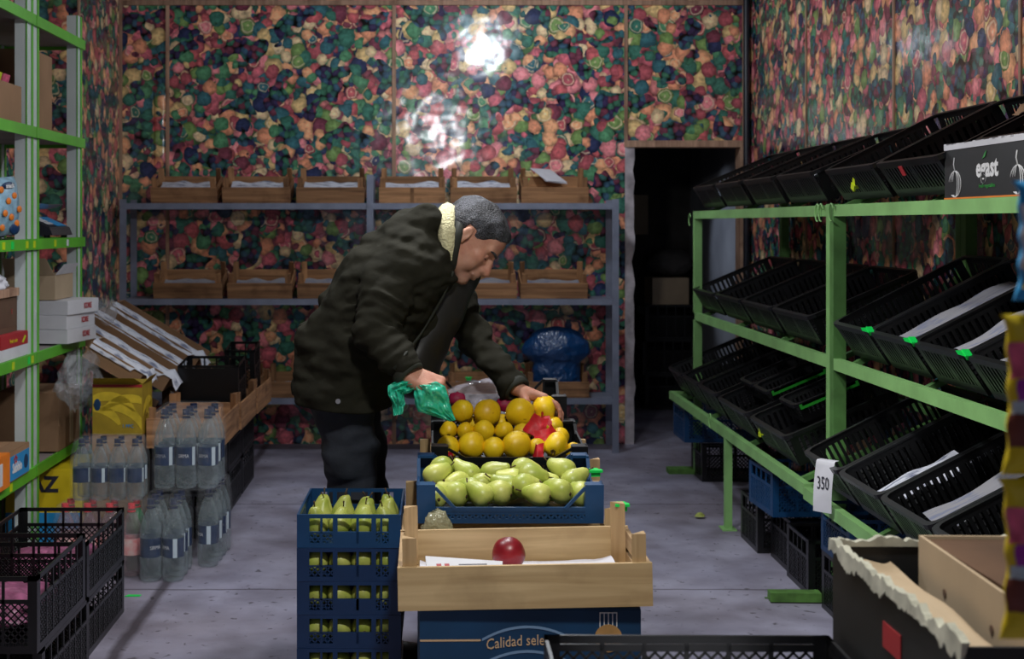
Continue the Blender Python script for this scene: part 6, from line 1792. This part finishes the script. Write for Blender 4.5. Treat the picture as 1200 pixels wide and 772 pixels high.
for s in (-1, 1):
    b = MB(); b.ell(hp(.0725, -.001, s*.030)-MO, (.0120*HS,)*3, 16, 10); eb = b.build('eye', M['eye'], MAN)
    b = MB(); b.ell(hp(.0800, -.007, s*.030)-MO, (.0050,)*3, 12, 8); b.build('iris', M['iris'], eb)
    # lids and eyebrow
    def lid(u, v, s=s):
        t = (u-.5)*2.4; p = Vector((.0728+.0137*math.cos(t)*math.cos(-.42+v*1.6), -.001+.0137*math.sin(-.42+v*1.6), s*.030+.0137*math.sin(t)*math.cos(-.42+v*1.6)))
        return hp(*p)-MO
    sheet(lid, 12, 8).build('eyelid', M['skin'], MAN)
    b = MB(); b.tube([hp(.0728+.0142*math.cos(t)*math.cos(-.45), -.001-.0142*math.sin(.45), s*.030+.0142*math.sin(t)*math.cos(-.45))-MO for t in (-1.1,-.7,-.3,.1,.5,.9,1.2)], .0016, 6); b.build('eyelash', M['iris'], MAN)
    pts = []
    for i in range(6):
        r_ = s*(.012+.0085*i); org = hp(.20, .021+.004*math.sin(i*.6), r_)-MO
        ok, loc, nr, _ = body.ray_cast(org, -fw)
        if ok: pts.append(loc+fw*.0012)
    b = MB(); b.tube(pts, [.0028, .0042, .0046, .0044, .0036, .0018][:len(pts)], 8); b.build('eyebrow', M['hair'], MAN)

# green bag hanging from the near fist
GBG = thing('plastic_bag', 'green plastic bag gathered in the man\'s fist, hanging open', 'bag', P(492, 452, 4.12))
def lobe(Lp, Rp, seed, thick, name):
    """gathered film: left and right edge polylines in the picture plane of the fist, puffed front and back"""
    def pl(pts, v):
        t = v*(len(pts)-1); i = min(int(t), len(pts)-2); k = t-i
        return pts[i][0]*(1-k)+pts[i+1][0]*k, pts[i][1]*(1-k)+pts[i+1][1]*k
    def fn(u, v):
        a = 2*PI*u; w = .5-.5*math.cos(a); th = math.sin(a)
        l, r = pl(Lp, v), pl(Rp, v); q = Vector((math.cos(a)*1.5+seed, th*1.4, v*2.4))
        f = noise.noise(q*1.6)+.6*noise.noise(q*3.3); cr = abs(noise.noise(q*2.1+Vector((9, 0, 0))))
        px = l[0]*(1-w)+r[0]*w + 1.6*f*math.sin(PI*v); py = l[1]*(1-w)+r[1]*w + 1.2*f*math.sin(PI*v)
        Y = 4.10-thick*th*(.3+math.sin(PI*min(1, v+.15)))+.020*f*th+.018*cr
        return P(px, py, Y)-GBG.location
    return sheet(fn, 56, 28).build(name, M['green_bag'], GBG)
lobe([(487, 452), (484, 462), (486, 472), (489, 482), (507, 487), (528, 494)], [(497, 450), (512, 447), (521, 452), (525, 464), (529, 478), (534, 492)], 2, .030, 'bag_body')
lobe([(482, 446), (468, 446), (455, 452), (455, 462), (460, 472), (461, 487)], [(486, 456), (480, 460), (473, 462), (474, 470), (473, 478), (472, 485)], 7, .014, 'bag_tail')
